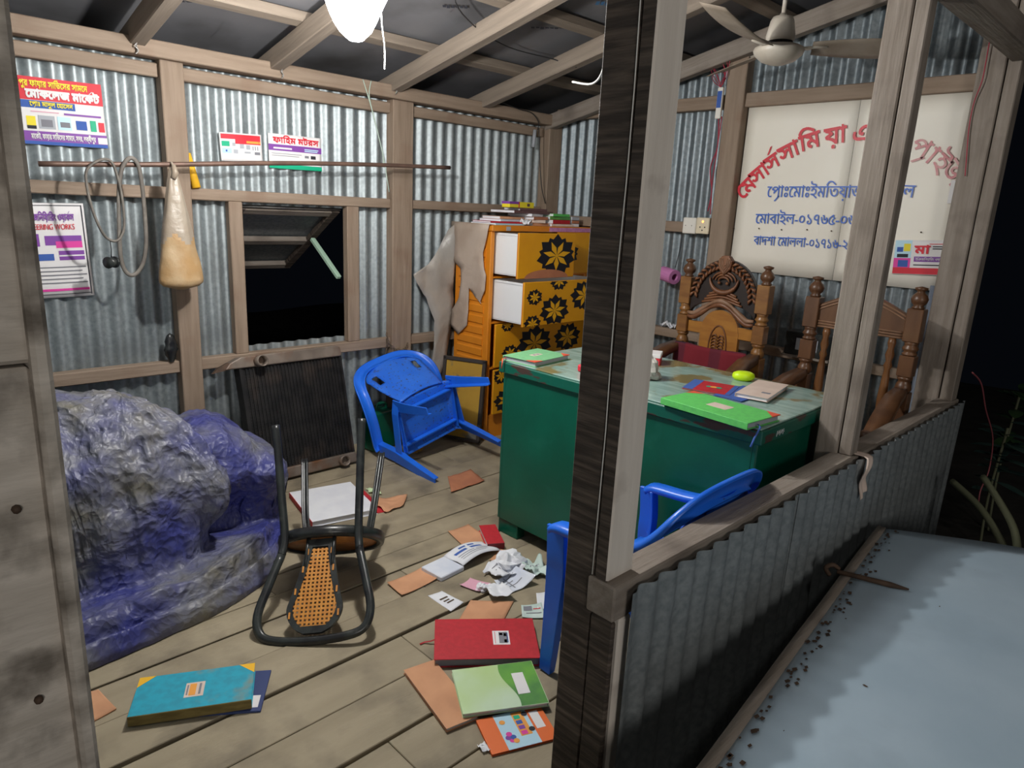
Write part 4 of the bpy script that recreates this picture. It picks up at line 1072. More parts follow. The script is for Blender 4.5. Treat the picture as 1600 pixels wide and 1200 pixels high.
# ================================================================== books and papers
def rest(c4, z0):
    """frame of the flat thing whose corners (top left, top right, bottom right, bottom left) lie at c4"""
    TL, TR, BR, BL = [Vector((p[0], p[1])) for p in c4]
    ux = ((TR - TL) + (BR - BL)) / 2; uy = ((TL - BL) + (TR - BR)) / 2
    a = math.atan2(ux.y, ux.x); b = math.atan2(uy.y, uy.x) - math.pi / 2
    while b - a > math.pi: b -= 2 * math.pi
    while b - a < -math.pi: b += 2 * math.pi
    c = (TL + TR + BR + BL) / 4
    return T((c.x, c.y, z0)) @ RZ((a + b) / 2), ux.length, uy.length
def ledger(name, label, cat, c4, z0, th, cover, spine='B', spine_m=None, corners=(), corner_m=None, lab=None, lab_m='label_paper', lab_txt=None, ribbon=None, pages='paper', group=None, tilt=None, cth=.0028):
    X, w_, h_ = rest(c4, z0)
    if tilt: X = X @ tilt
    t = thing(name, label, cat, X, group)
    hw, hh = w_ / 2, h_ / 2
    for nm, z in (('back_cover', 0), ('front_cover', th - cth)):
        mb = MB(); mb.box((-hw, -hh, z), (hw, hh, z + cth)); fc = mb.build(nm, cover, t, bevel=.0008)
    ins = .005; lo = [-hw + ins, -hh + ins]; hi = [hw - ins, hh - ins]
    if spine == 'B': lo[1] = -hh + .001
    if spine == 'T': hi[1] = hh - .001
    if spine == 'L': lo[0] = -hw + .001
    if spine == 'R': hi[0] = hw - .001
    mb = MB(); mb.box((lo[0], lo[1], cth), (hi[0], hi[1], th - cth)); mb.build('page_block', pages, t)
    if spine:
        e = .0022
        bx = {'B': ((-hw, -hh - e, 0), (hw, -hh + .001, th)), 'T': ((-hw, hh - .001, 0), (hw, hh + e, th)), 'L': ((-hw - e, -hh, 0), (-hw + .001, hh, th)), 'R': ((hw - .001, -hh, 0), (hw + e, hh, th))}[spine]
        mb = MB(); mb.box(*bx); mb.build('spine', spine_m or cover, t, bevel=.001)
    for (sx_, sy_) in corners:
        k = min(w_, h_) * .27; x, y = sx_ * hw, sy_ * hh; mb = MB()
        mb.add([(x, y, th + .0004), (x - sx_ * k, y, th + .0004), (x, y - sy_ * k, th + .0004)], [(0, 1, 2) if sx_ * sy_ > 0 else (0, 2, 1)])
        mb.add([(x + sx_ * .0004, y, th), (x + sx_ * .0004, y - sy_ * k, th), (x + sx_ * .0004, y - sy_ * k, th - cth), (x + sx_ * .0004, y, th - cth)], [(0, 1, 2, 3)])
        mb.add([(x, y + sy_ * .0004, th), (x - sx_ * k, y + sy_ * .0004, th), (x - sx_ * k, y + sy_ * .0004, th - cth), (x, y + sy_ * .0004, th - cth)], [(0, 1, 2, 3)])
        mb.build('corner_piece', corner_m, t)
    if lab:
        cx, cy, lw, lh = lab; mb = MB(); mb.box((cx * hw - lw / 2, cy * hh - lh / 2, th), (cx * hw + lw / 2, cy * hh + lh / 2, th + .0006)); lb = mb.build('label', lab_m, t)
        if lab_txt:
            mb = MB(); lab_txt(mb, cx * hw, cy * hh, lw, lh, th + .0011)
            mb.build('label_print', ['ink_grey', 'red_ink', 'ink_blue', 'orange_ink'], lb)
    if ribbon:
        m_, pts = ribbon; mb = MB(); mb.sweep([Vector(p) for p in pts], [(-.003, -.0004), (.003, -.0004), (.003, .0004), (-.003, .0004)], (0, 0, 1)); mb.build('ribbon', m_, t)
    return t
def bars(rows_):
    def f(mb, cx, cy, lw, lh, z):
        for (x, y, w_, h_, mi) in rows_: mb.quad((cx + (x - w_ / 2) * lw, cy + (y - h_ / 2) * lh, z), (cx + (x + w_ / 2) * lw, cy + (y - h_ / 2) * lh, z), (cx + (x + w_ / 2) * lw, cy + (y + h_ / 2) * lh, z), (cx + (x - w_ / 2) * lw, cy + (y + h_ / 2) * lh, z), mi)
    return f
red_lab = bars([(.12, 0, .5, .8, 0), (-.36, 0, .03, .85, 1), (.25, .2, .16, .22, 1), (.25, -.25, .16, .22, 1), (0, .25, .2, .16, 1), (.38, 0, .06, .7, 2)])
ledger('ledger', 'large red ledger with a white label lying on the floor', 'book', [(1.312, 1.641), (1.572, 1.423), (1.436, 1.254), (1.184, 1.469)], .002, .030, 'red_cloth', 'T', lab=(.30, .0, .055, .075), lab_m='label_white', lab_txt=red_lab, ribbon=('red_cloth', [(-.165, .02, .013), (-.18, .018, .008), (-.20, .022, .002), (-.215, .012, .0015)]), pages='ink_grey')
ledger('ledger', 'worn teal ledger with amber corners on the floor planks', 'book', [(.476, 1.941), (.759, 1.802), (.676, 1.652), (.406, 1.803)], .007, .030, 'teal_cloth', 'B', 'olive_cloth', ((-1, 1), (1, 1)), 'amber_cloth', lab=(-.0, -.05, .05, .062), lab_m='label_paper', lab_txt=bars([(-.1, 0, .35, .8, 3), (.28, 0, .12, .75, 0), (-.38, 0, .08, .7, 0)]), pages='label_paper')
ledger('notebook', 'navy notebook sticking out from under the teal ledger', 'book', [(.60, 1.905), (.803, 1.776), (.69, 1.638), (.50, 1.76)], .0005, .0062, 'navy', None, lab=(.78, -.55, .03, .05), lab_m='label_white')
ledger('exercise_book', 'lime green exercise book on top of a kraft notebook', 'book', [(1.196, 1.409), (1.403, 1.265), (1.318, 1.104), (1.096, 1.228)], .0135, .013, 'lime', None, lab=(.52, .0, .036, .095), lab_m='label_white', cth=.0012)
ledger('notebook', 'kraft covered notebook half under the lime green exercise book', 'book', [(1.095, 1.507), (1.204, 1.488), (1.131, 1.213), (1.032, 1.227)], .001, .012, 'kraft', None, cth=.0012)
# green flash across the lime cover
X, w_, h_ = rest([(1.196, 1.409), (1.403, 1.265), (1.318, 1.104), (1.096, 1.228)], .0272)
mb = MB(); hw, hh = w_ / 2, h_ / 2
def lf(u, v):
    y = -hh + .002 + (h_ - .004) * v; x0 = hw * (.28 + .10 * math.sin(v * 5 + .8) - .1 * v); return Vector((x0 + (hw - .002 - x0) * u, y, 0))
mb.grid(lf, 6, 16); lfo = mb.build('cover_print', 'leaf_green', [o for o in COL.objects if o.get('label', '').startswith('lime green')][0], T((0, 0, .0134)))
mb = MB(); mb.box((hw * .52 - .018, -.047, 0), (hw * .52 + .018, .047, .0006)); mb.build('name_box', 'label_white', [o for o in COL.objects if o.get('label', '').startswith('lime green')][0], T((0, 0, .0138)))
# picture book with a cartoon bus
cb = [(1.126, 1.207), (1.280, 1.118), (1.249, 1.022), (1.089, 1.062)]
pb = ledger('picture_book', 'orange children\'s drawing book with a bus and balloons', 'book', [(1.118, 1.225), (1.30, 1.115), (1.249, 1.012), (1.080, 1.075)], .001, .007, 'orange_card', None, cth=.001)
X, w_, h_ = rest([(1.118, 1.225), (1.30, 1.115), (1.249, 1.012), (1.080, 1.075)], 0); hw, hh = w_ / 2, h_ / 2
mb = MB(); z = .0074
mb.quad((-hw * .5, -hh, z), (hw * .48, -hh, z), (hw * .48, hh, z), (-hw * .5, hh, z), 0)
mb.quad((hw * .02, -hh * .45, z + .0003), (hw * .36, -hh * .45, z + .0003), (hw * .36, hh * .9, z + .0003), (hw * .02, hh * .9, z + .0003), 1)
for k, mi in enumerate((2, 3, 5, 4)): mb.quad((hw * .06, hh * (-.4 + k * .30), z + .0006), (hw * .24, hh * (-.4 + k * .30), z + .0006), (hw * .24, hh * (-.18 + k * .30), z + .0006), (hw * .06, hh * (-.18 + k * .30), z + .0006), mi)
def disc(mb, x, y, r, z, mi, n=14): mb.add([(x + r * math.cos(k / n * 6.2832), y + r * math.sin(k / n * 6.2832), z) for k in range(n)], [tuple(range(n))], mi)
for (x, y) in ((.40, -.2), (.40, .7)): disc(mb, hw * x, hh * y, .009, z + .0008, 6)
for k, (x, y, mi) in enumerate(((-.28, -.55, 2), (-.36, -.38, 3), (-.22, -.40, 5), (-.30, -.2, 2), (-.18, -.62, 1), (-.33, .5, 1))): disc(mb, hw * x, hh * y, .0085, z + .0004 + k * .0001, mi)
mb.quad((hw * .55, -hh * .25, z), (hw * .82, -hh * .25, z), (hw * .82, hh * .75, z), (hw * .55, hh * .75, z), 7)
o = mb.build('cover_picture', ['sky_card', 'orange_ink', 'magenta_ink', 'purple_ink', 'green_ink', 'ink_blue', 'ink_black', 'label_white'], pb); o['kind'] = 'stuff'

ledger('ledger', 'open white paged ledger behind the black bistro chair', 'book', [(1.435, 2.935), (1.72, 2.86), (1.675, 2.50), (1.37, 2.577)], .002, .026, 'paper', 'L', 'red_cloth', cth=.0008)
mb = MB(); mb.box((-.165, -.165, 0), (.165, .165, .003)); o = mb.build('loose_cover', 'red_cloth', None, rest([(1.46, 2.93), (1.75, 2.85), (1.71, 2.48), (1.39, 2.56)], .0)[0]); tag(o, 'red cover lying beneath the open white ledger', 'book cover')
ledger('ledger', 'small red book against the foot of the desk', 'book', [(1.90, 2.10), (1.955, 2.05), (1.90, 1.88), (1.845, 1.93)], .002, .028, 'red_cloth', 'B', 'red_dark')

def slip(name, label, c4, z, m, cat='paper', curl=.004, fold=0.0, cr=0.0, group=None, prints=None, th=.0012):
    """a loose sheet; fold bends it, cr crumples it"""
    c4 = [Vector((p[0], p[1], 0)) for p in c4]; mb = MB(); sd = random.random() * 40
    cen = sum(c4, Vector()) / 4; cen.z = z
    def f(u, v):
        p = c4[0].lerp(c4[1], u).lerp(c4[3].lerp(c4[2], u), v)
        h = curl * (abs(u * 2 - 1) ** 3 + .5 * abs(v * 2 - 1) ** 3) * (.6 + .4 * math.sin(sd))
        h += fold * max(0, u - .55) * 1.2
        h += cr * (noise.noise(Vector((u * 3 + sd, v * 3, 1))) + .5) + cr * .5 * abs(noise.noise(Vector((u * 7, v * 7 + sd, 2))))
        dx = cr * .8 * noise.noise(Vector((u * 3, v * 3 + sd, 7)))
        return Vector((p.x + dx, p.y + dx, max(.0008, h))) - Vector((cen.x, cen.y, 0))
    mb.grid(f, 12, 12); 
    o = mb.build(name, m, None, T(cen), solid=th); tag(o, label, cat, group)
    if prints:
        mb = MB()
        for (u0, v0, u1, v1, mi) in prints:
            g = lambda a, b: f(a, b) + Vector((0, 0, th * .5 + .0009))
            n = 6
            for k in range(n): mb.add([g(u0 + (u1 - u0) * k / n, v0), g(u0 + (u1 - u0) * (k + 1) / n, v0), g(u0 + (u1 - u0) * (k + 1) / n, v1), g(u0 + (u1 - u0) * k / n, v1)], [(0, 1, 2, 3)], mi)
        mb.build('printed_lines', ['ink_blue', 'ink_grey', 'red_ink', 'dirt_line'], o)
    return o
slip('kraft_cover', 'kraft notebook cover beside the small red book', [(1.80, 2.165), (1.915, 2.161), (1.885, 1.90), (1.755, 1.98)], .001, 'kraft', 'notebook cover')
slip('kraft_cover', 'kraft notebook cover left of the open printed booklet', [(1.348, 1.972), (1.52, 1.98), (1.515, 1.876), (1.339, 1.864)], .001, 'kraft', 'notebook cover', .008)
slip('kraft_cover', 'kraft notebook cover just above the red ledger', [(1.513, 1.681), (1.63, 1.575), (1.499, 1.50), (1.379, 1.60)], .001, 'kraft', 'notebook cover', th=.006)
slip('kraft_cover', 'small kraft cover peeping out behind the left jamb', [(.34, 2.03), (.387, 2.014), (.402, 1.899), (.33, 1.885)], .001, 'kraft', 'notebook cover', .002, th=.004)
slip('kraft_cover', 'torn kraft cover beside the open white ledger', [(1.72, 2.66), (1.885, 2.585), (1.80, 2.50), (1.69, 2.49)], .001, 'kraft', 'notebook cover', .01, cr=.012)
slip('kraft_cover', 'reddish kraft cover by the leg of the toppled chair', [(2.20, 2.66), (2.36, 2.66), (2.32, 2.50), (2.08, 2.485)], .001, 'kraft_red', 'notebook cover', .005, cr=.006)
slip('kraft_cover', 'kraft strip with print beside the crumpled papers', [(1.77, 1.86), (1.865, 1.90), (1.905, 1.85), (1.80, 1.80)], .001, 'kraft', 'notebook cover')
# open printed booklet: block and flying page
Bk = thing('booklet', 'open white booklet with blue printing on the floor', 'booklet', rest([(1.50, 1.968), (1.85, 2.0), (1.855, 1.885), (1.51, 1.845)], .001)[0])
mb = MB(); mb.box((-.17, -.058, 0), (-.045, .058, .020)); mb.build('page_block', 'paper_blue', Bk, bevel=.003)
mb = MB()
def fly(u, v):
    x = -.05 + .225 * u; return Vector((x, -.056 + .112 * v, .020 + .030 * math.sin(u * math.pi * .9 + .1) * (1 - .25 * u) - .018 * u + .004 * math.sin(v * 6)))
mb.grid(fly, 16, 6); pg = mb.build('flying_page', 'paper', Bk, solid=.0012)
mb = MB()
for (a, b, c_, d_, mi) in ((.12, .60, .9, .74, 0), (.3, .82, .75, .90, 0), (.1, .42, .5, .46, 1), (.1, .30, .8, .33, 1), (.55, .42, .9, .46, 1), (.1, .2, .7, .22, 1)):
    for k in range(8):
        q = [fly(a + (c_ - a) * k / 8, b), fly(a + (c_ - a) * (k + 1) / 8, b), fly(a + (c_ - a) * (k + 1) / 8, d_), fly(a + (c_ - a) * k / 8, d_)]
        if k % 4 == 3 and mi == 0: continue
        mb.add([p + Vector((0, 0, .0014)) for p in q], [(0, 1, 2, 3)], mi)
o = mb.build('printed_lines', ['ink_blue', 'ink_grey'], pg); o['kind'] = 'stuff'
# crumpled sheets
def wad(label, c, r, m, hz=.7, seed=0):
    mb = MB(); n, k = 22, 12
    def f(u, v):
        a = u * 2 * math.pi; b = v * math.pi; d = Vector((math.cos(a) * math.sin(b), math.sin(a) * math.sin(b), math.cos(b)))
        q = d * 1.7 + Vector((seed, seed * 2, 0)); s = 1 + .55 * noise.noise(q) + .35 * (abs(noise.noise(q * 2.3)) - .2)
        p = d * (r * s); p.z = max(-r * .32, p.z * hz); return p
    mb.grid(f, n, k, smooth=False); o = mb.build('crumpled_paper', m, None, T(Vector(c) + Vector((0, 0, r * .33)))); return tag(o, label, 'paper')
wad('large crumpled white paper ball beside the desk foot', (1.79, 1.765, 0), .058, 'paper', .8, 3)
slip('paper_sheet', 'creased white sheet beneath the crumpled paper ball', [(1.68, 1.80), (1.78, 1.83), (1.80, 1.68), (1.68, 1.70)], .001, 'paper', cr=.03, curl=.01, prints=[(.2, .3, .8, .34, 1), (.2, .5, .7, .54, 1)])
slip('paper_sheet', 'grey printed sheet curled against the crumpled paper ball', [(1.83, 1.75), (1.92, 1.72), (1.86, 1.60), (1.79, 1.65)], .001, 'mint_card', cr=.03, curl=.012, prints=[(.2, .3, .8, .36, 1), (.2, .55, .7, .6, 1)])
slip('paper_sheet', 'white printed bill with a folded corner near the crumpled papers', [(1.665, 1.718), (1.775, 1.735), (1.785, 1.61), (1.642, 1.625)], .001, 'paper_blue', curl=.012, fold=.05, prints=[(.1, .2, .8, .24, 1), (.1, .4, .6, .44, 1), (.2, .6, .8, .64, 1), (.4, .1, .44, .8, 1)])
slip('paper_sheet', 'pink slip of paper on the planks', [(1.548, 1.785), (1.61, 1.795), (1.645, 1.715), (1.572, 1.70)], .001, 'pink_paper', curl=.008)
wad('small twisted white paper on the pink slip', (1.595, 1.712, .004), .020, 'paper', .8, 9)
slip('paper_sheet', 'white sheet lying on the kraft cover above the red ledger', [(1.60, 1.70), (1.66, 1.67), (1.64, 1.58), (1.56, 1.62)], .014, 'paper', cr=.012, curl=.01)
slip('paper_sheet', 'dirty white sheet smeared with mud left of the pink slip', [(1.415, 1.808), (1.475, 1.80), (1.488, 1.69), (1.415, 1.675)], .001, 'paper', curl=.006, prints=[(.25, .35, .8, .42, 3), (.3, .5, .7, .56, 3), (.35, .62, .85, .68, 3)])
slip('paper_sheet', 'blank white sheet beside the leg of the upright blue chair', [(1.735, 1.56), (1.80, 1.535), (1.72, 1.44), (1.665, 1.485)], .001, 'paper')
slip('paper_sheet', 'mint printed card just above the red ledger', [(1.63, 1.535), (1.70, 1.50), (1.64, 1.425), (1.58, 1.48)], .003, 'mint_card', curl=.004, prints=[(.1, .1, .5, .45, 1), (.55, .3, .9, .36, 2), (.2, .6, .9, .66, 1)])
slip('paper_sheet', 'pale green slip beside the open white ledger', [(1.775, 2.79), (1.815, 2.75), (1.80, 2.68), (1.76, 2.72)], .001, 'slip_green', cr=.01)
slip('paper_sheet', 'tiny white scrap near the children\'s drawing book', [(1.065, 1.135), (1.085, 1.13), (1.08, 1.10), (1.06, 1.105)], .001, 'paper', cr=.006)

# ================================================================== things on the desk
DT = DZ + .0006
ledger('ledger', 'soft green ledger with coral corners at the chest end of the desk', 'book', [(1.975, 2.055), (2.20, 2.05), (2.235, 1.905), (1.985, 1.86)], DT, .022, 'green_pale', 'T', 'green_pale', ((1, -1), (-1, -1)), 'coral_cloth', lab=(.0, .05, .06, .028), lab_txt=bars([(-.2, 0, .25, .5, 0), (.2, 0, .25, .5, 0)]), pages='grey_book', ribbon=('coral_cloth', [(-.10, .075, .012), (-.135, .075, .010), (-.14, .075, -.03)]))
ledger('ledger', 'bright green ledger with coral corners near the desk edge', 'book', [(1.968, 1.237), (2.145, 1.239), (2.10, .90), (1.915, .915)], DT, .022, 'green_cloth', 'L', 'green_cloth', ((1, 1), (1, -1)), 'coral_cloth', lab=(.0, -.02, .052, .075), pages='grey_book', ribbon=('ink_blue', [(-.04, -.17, .012), (-.05, -.185, .008), (-.085, -.19, -.02), (-.10, -.19, -.045)]))
bl = ledger('booklet', 'crimson and blue booklet between the bright green ledger and the soap', 'booklet', [(2.370, 1.385), (2.405, 1.195), (2.245, 1.155), (2.215, 1.305)], DT, .005, 'red_cloth', None, cth=.0008)
X, w_, h_ = rest([(2.370, 1.385), (2.405, 1.195), (2.245, 1.155), (2.215, 1.305)], 0)
mb = MB(); mb.quad((-w_ / 2, -h_ / 2, .0053), (-w_ * .28, -h_ / 2, .0053), (-w_ * .28, h_ / 2, .0053), (-w_ / 2, h_ / 2, .0053), 0)
mb.quad((w_ * .40, -h_ / 2, .0053), (w_ * .5, -h_ / 2, .0053), (w_ * .5, h_ / 2, .0053), (w_ * .40, h_ / 2, .0053), 0)
for k in range(3): disc(mb, w_ * (-.05 + k * .11), 0, .014 - .003 * abs(k - 1), .0056 + k * .0002, 1 + k % 2)
mb.build('cover_picture', ['ink_blue', 'green_ink', 'orange_ink'], bl)
ledger('booklet', 'blue edged leaflet under the buff notebook', 'booklet', [(2.46, 1.20), (2.43, 1.10), (2.23, 1.08), (2.20, 1.20)], DT, .004, 'ink_blue', None, cth=.0008)
ledger('notebook', 'buff covered notebook beside the neon soap on the desk', 'book', [(2.53, 1.185), (2.555, 1.075), (2.275, 1.02), (2.262, 1.135)], DT + .0045, .014, 'label_paper', 'L', cth=.001, lab=(.5, -.45, .03, .02), lab_m='ink_grey')
# neon soap bar
mb = MB(); mb.lathe([(.030, 0), (.040, .008), (.042, .018), (.038, .028), (.026, .034), (.0, .035)], 24); o = mb.build('soap_bar', 'neon', None, T((2.545, 1.255, DT)) @ RZ(-.9) @ Matrix.Diagonal((1.05, .8, 1, 1))); tag(o, 'neon yellow rounded soap bar on the desk', 'soap')
# carton and plastic bag near the post
bx = thing('carton', 'small red and white carton at the back of the desk', 'box', T((2.50, 1.655, DT)) @ RZ(.5))
mb = MB(); mb.box((-.05, -.035, 0), (.05, .035, .03)); mb.build('carton_body', 'red_ink', bx, bevel=.002)
mb = MB(); mb.box((-.051, -.036, .03), (.051, .036, .046)); mb.build('carton_lid', 'label_white', bx, bevel=.002)
o = wad('clouded white plastic bag slumped on the desk behind the post', (2.235, 1.495, DT + .002), .048, 'clear_plastic', 1.25, 14)
o.name = 'plastic_bag'; o['category'] = 'bag'
mb = MB(); mb.box((-.02, -.02, 0), (.02, .02, .03)); o = mb.build('red_cap', 'red_ink', None, T((2.10, 1.708, DT)), bevel=.006); tag(o, 'small red cap on the desk beside the dark post', 'cap')

# ================================================================== books on the chest
CT = CH + .0006
stack = [  # x, y, w, d, th, rot, material, label
    (2.90, 3.10, .26, .20, .010, .1, 'sky_card', 'pale blue booklet lowest in the left pile on the chest'),
    (2.91, 3.11, .25, .18, .010, -.08, 'red_cloth', 'thin red book in the left pile on the chest'),
    (2.95, 3.12, .22, .17, .012, .12, 'paper_blue', 'white booklet topmost but one in the left pile on the chest'),
    (2.97, 3.13, .20, .16, .016, .0, 'kraft', 'tan book topmost in the left pile on the chest'),
]
def book(x, y, z, w_, d_, th, rot, m, label, group=None, pages='paper'):
    t = thing('book', label, 'book', T((x, y, z)) @ RZ(rot), 'books piled on the chest')
    mb = MB(); mb.box((-w_ / 2, -d_ / 2, 0), (w_ / 2, d_ / 2, .0012)); mb.box((-w_ / 2, -d_ / 2, th - .0012), (w_ / 2, d_ / 2, th)); mb.box((-w_ / 2, -d_ / 2, 0), (w_ / 2, -d_ / 2 + .0012, th)); mb.build('cover', m, t)
    mb = MB(); mb.box((-w_ / 2 + .003, -d_ / 2 + .003, .0012), (w_ / 2 - .003, d_ / 2 - .003, th - .0012)); mb.build('page_block', pages, t)
    return t
z = CT
for s in stack: book(s[0], s[1], z, s[2], s[3], s[4], s[5], s[6], s[7]); z += s[4] + .0004
z = CT
for s in ((3.16, 3.10, .16, .20, .018, .1, 'kraft', 'brown paper bundle lowest in the middle pile on the chest'), (3.14, 3.09, .15, .18, .018, -.2, 'label_paper', 'buff bundle second in the middle pile on the chest'), (3.16, 3.10, .15, .19, .018, .15, 'kraft_red', 'reddish bundle third in the middle pile on the chest'), (3.13, 3.10, .15, .17, .016, .3, 'paper', 'white ledger fourth in the middle pile on the chest'), (3.12, 3.12, .36, .20, .016, .06, 'brown_book', 'wide dark brown ledger near the top of the middle pile on the chest'), (3.16, 3.13, .22, .16, .014, -.1, 'brown_book', 'dark brown ledger topmost in the middle pile on the chest')):
    book(s[0], s[1], z, s[2], s[3], s[4], s[5], s[6], s[7]); z += s[4] + .0004
zt_ = z
z = CT
for s in ((3.37, 3.10, .2, .2, .016, 0, 'label_paper', 'buff book lowest in the right pile on the chest'), (3.355, 3.09, .17, .18, .024, .05, 'red_cloth', 'red ledger in the right pile on the chest'), (3.36, 3.10, .18, .18, .02, -.05, 'leaf_green', 'olive green book in the right pile on the chest'), (3.355, 3.09, .17, .17, .016, .08, 'green_cloth', 'bright green book topmost in the right pile on the chest')):
    book(s[0], s[1], z, s[2], s[3], s[4], s[5], s[6], s[7]); z += s[4] + .0004
z = CT
for s in ((3.505, 3.10, .07, .18, .02, 0, 'paper', 'white book lowest beside the green pile on the chest'), (3.505, 3.10, .07, .18, .02, 0, 'kraft_red', 'rust book beside the green pile on the chest'), (3.505, 3.10, .07, .18, .022, 0, 'grey_book', 'grey book topmost beside the green pile on the chest')):
    book(s[0], s[1], z, s[2], s[3], s[4], s[5], s[6], s[7]); z += s[4] + .0004
bx = thing('carton', 'yellow printed carton on top of the books on the chest', 'box', T((3.055, 3.09, zt_ + .0006)) @ RZ(.12))
mb = MB(); mb.box((-.12, -.03, 0), (.12, .03, .034)); mb.build('carton_body', 'yellow_ink', bx, bevel=.002)
mb = MB(); mb.box((-.121, -.031, .02), (-.03, .031, .0345)); mb.build('purple_band', 'purple_ink', bx)
mb = MB(); mb.box((-.034, -.0312, .001), (-.026, .0312, .0348)); mb.build('red_band', 'red_ink', bx)
mb = MB(); mb.box((.05, -.0312, .01), (.075, -.0302, .026)); mb.build('printed_badge', 'brown_book', bx)
slip('paper_sheet', 'fan of loose white papers drooping off the middle pile on the chest', [(3.01, 3.03), (3.07, 3.03), (3.07, 2.98), (3.0, 2.985)], CT + .002, 'paper', cr=.03, curl=.01)

# ================================================================== sign and posters
SXP = 3.652
S = thing('sign_board', 'large cream sign board with hand painted red and blue lettering', 'sign', Vector((SXP, .90, 1.12)))
sy0, sy1, sz0, sz1 = .905, 1.968, 1.125, 1.988
mid = 1.395
for nm, ya, yb in (('panel', 1.395, sy1), ('panel', sy0, 1.393)):
    mb = MB()
    def f(u, v, ya=ya, yb=yb):
        y = yb + (ya - yb) * u; z = sz0 + (sz1 - sz0) * v
        return Vector((.004 * noise.noise(Vector((y * 3, z * 3, 5))), y - .90, z - 1.12))
    mb.grid(f, 10, 10); mb.build('panel', 'cream', S, solid=.003)
SL = Vector((-.0085, 0, 0))
def sg(u, v): return PX(u, v, 'x', SXP) - Vector((SXP, .90, 1.12)) + SL
def cluster(txt, u, v, ang, hpx, m, bold=.012):
    """one painted letter group centred at the photographed place, turned by ang degrees on the board"""
    p = sg(u, v); a = math.radians(ang)
    ux = Vector((0, -math.cos(a), math.sin(a))); uy = Vector((0, math.sin(a), math.cos(a)))
    size = hpx
    mb = MB(); W = text(mb, txt, size, p - uy * (size * .34), ux, uy, 0, 46, bold)
    return mb.build('lettering', m, S)
for (txt, u, v, a, h, m) in (('মে', 1166, 293, 46, .115, 'red_paint'), ('সা', 1187, 271, 40, .113, 'red_paint'), ('স^', 1207, 253, 34, .113, 'red_paint'), ('সা', 1233, 236, 26, .115, 'red_paint'), ('মি', 1266, 220, 16, .118, 'red_paint'), ('য়া', 1306, 211, 8, .118, 'red_paint'), ('এ', 1346, 208, 0, .118, 'red_paint'), ('নটা', 1386, 212, -8, .11, 'red_paint'),
                             ('প~', 1440, 231, -24, .118, 'red_faded'), ('া', 1459, 243, -34, .118, 'red_faded'), ('ই', 1472, 255, -42, .118, 'red_faded'), ('জ', 1492, 270, -54, .118, 'red_faded')):
    # vowel signs written before their consonant
    vis = {'মে': 'েম', 'মি': 'িম'}.get(txt, txt)
    cluster(vis, u, v, a, h, m, .014 if m == 'red_paint' else .010)
def line(txt, u0, v0, u1, v1, size, m, bold=.008, rows=42):
    a = sg(u0, v0); b = sg(u1, v1); ux = (b - a); L = ux.length; ux.normalize(); ux.x = 0; uy = Vector((0, ux.z, -ux.y)) 
    if uy.z < 0: uy = -uy
    mb = MB(); text(mb, txt, size, a, ux, uy, 0, rows, bold, 'l', L); return mb.build('lettering', m, S)
line('েপ~াঃেমাঃইমিতয়াজ', 1199, 308, 1350, 309, .088, 'blue_paint')
line('ল', 1410, 308, 1428, 309, .088, 'blue_paint')
line('েমাবাইল-০১৭৬৫-০৬', 1181, 349, 1336, 352, .080, 'blue_paint')
line('বাদশা েমাললা-০১৭১৬-২২', 1178, 382, 1334, 390, .072, 'blue_paint')
for (u, v) in ((1148, 357), (1187, 357), (1222, 359), (1262, 359), (1300, 361), (1440, 363), (1490, 362), (1370, 160), (1316, 152)):
    mb = MB(); mb.lathe([(.004, 0), (.003, .003), (0, .004)], 8, 0, T(sg(u, v)) @ RY(-math.pi / 2)); mb.build('nail', 'rust', S)
mb = MB(); mb.box((-.004, -.022, -.05), (.0, .022, .05), 0, T(sg(1493, 300))); mb.build('paper_patch', 'label_white', S)

def poster(label, X, w_, h_, rects, texts, wave=.004, base='label_white', cat='poster'):
    """X: frame at the lower left corner, x along the width, z up, -y towards the room; rects and texts in fractions"""
    t = thing('poster', label, cat, X, None)
    def fy(u, v): return wave * math.sin(u * 7 + v * 2) - .001
    mb = MB(); mb.grid(lambda u, v: Vector((u * w_, fy(u, v), v * h_)), 14, 8); sh = mb.build('sheet', base, t, solid=.0012)
    if rects:
        mb = MB(); ms = []
        for i, (u0, v0, u1, v1, m) in enumerate(rects):
            if m not in ms: ms.append(m)
            mb.grid(lambda u, v: Vector(((u0 + (u1 - u0) * u) * w_, fy(u0 + (u1 - u0) * u, v0 + (v1 - v0) * v) - .0012 - .00012 * i, (v0 + (v1 - v0) * v) * h_)), 8, 3, ms.index(m))
        q = mb.build('printed_panel', ms, sh); q['kind'] = 'stuff'
    if texts:
        mb = MB(); ms = []
        for (txt, u0, u1, v, size, m, b) in texts:
            if m not in ms: ms.append(m)
            k = len(mb.v); text(mb, txt, size * h_, (u0 * w_, 0, v * h_), (1, 0, 0), (0, 0, 1), ms.index(m), 30, b, 'l', (u1 - u0) * w_)
            for i in range(k, len(mb.v)):
                p = mb.v[i]; mb.v[i] = (p[0], fy(p[0] / w_, p[2] / h_) - .0042, p[2])
        q = mb.build('lettering', ms, sh)
    return t
def wallX(u, v, y, u2, v2):
    a = PX(u, v, 'y', y); b = PX(u2, v2, 'y', y); x = (b - a).normalized()
    return frame(a, x, Vector((0, 1, 0)), x.cross(Vector((0, 1, 0)))), (b - a).length
X, w_ = wallX(-30, 220, 3.402, 169, 232)
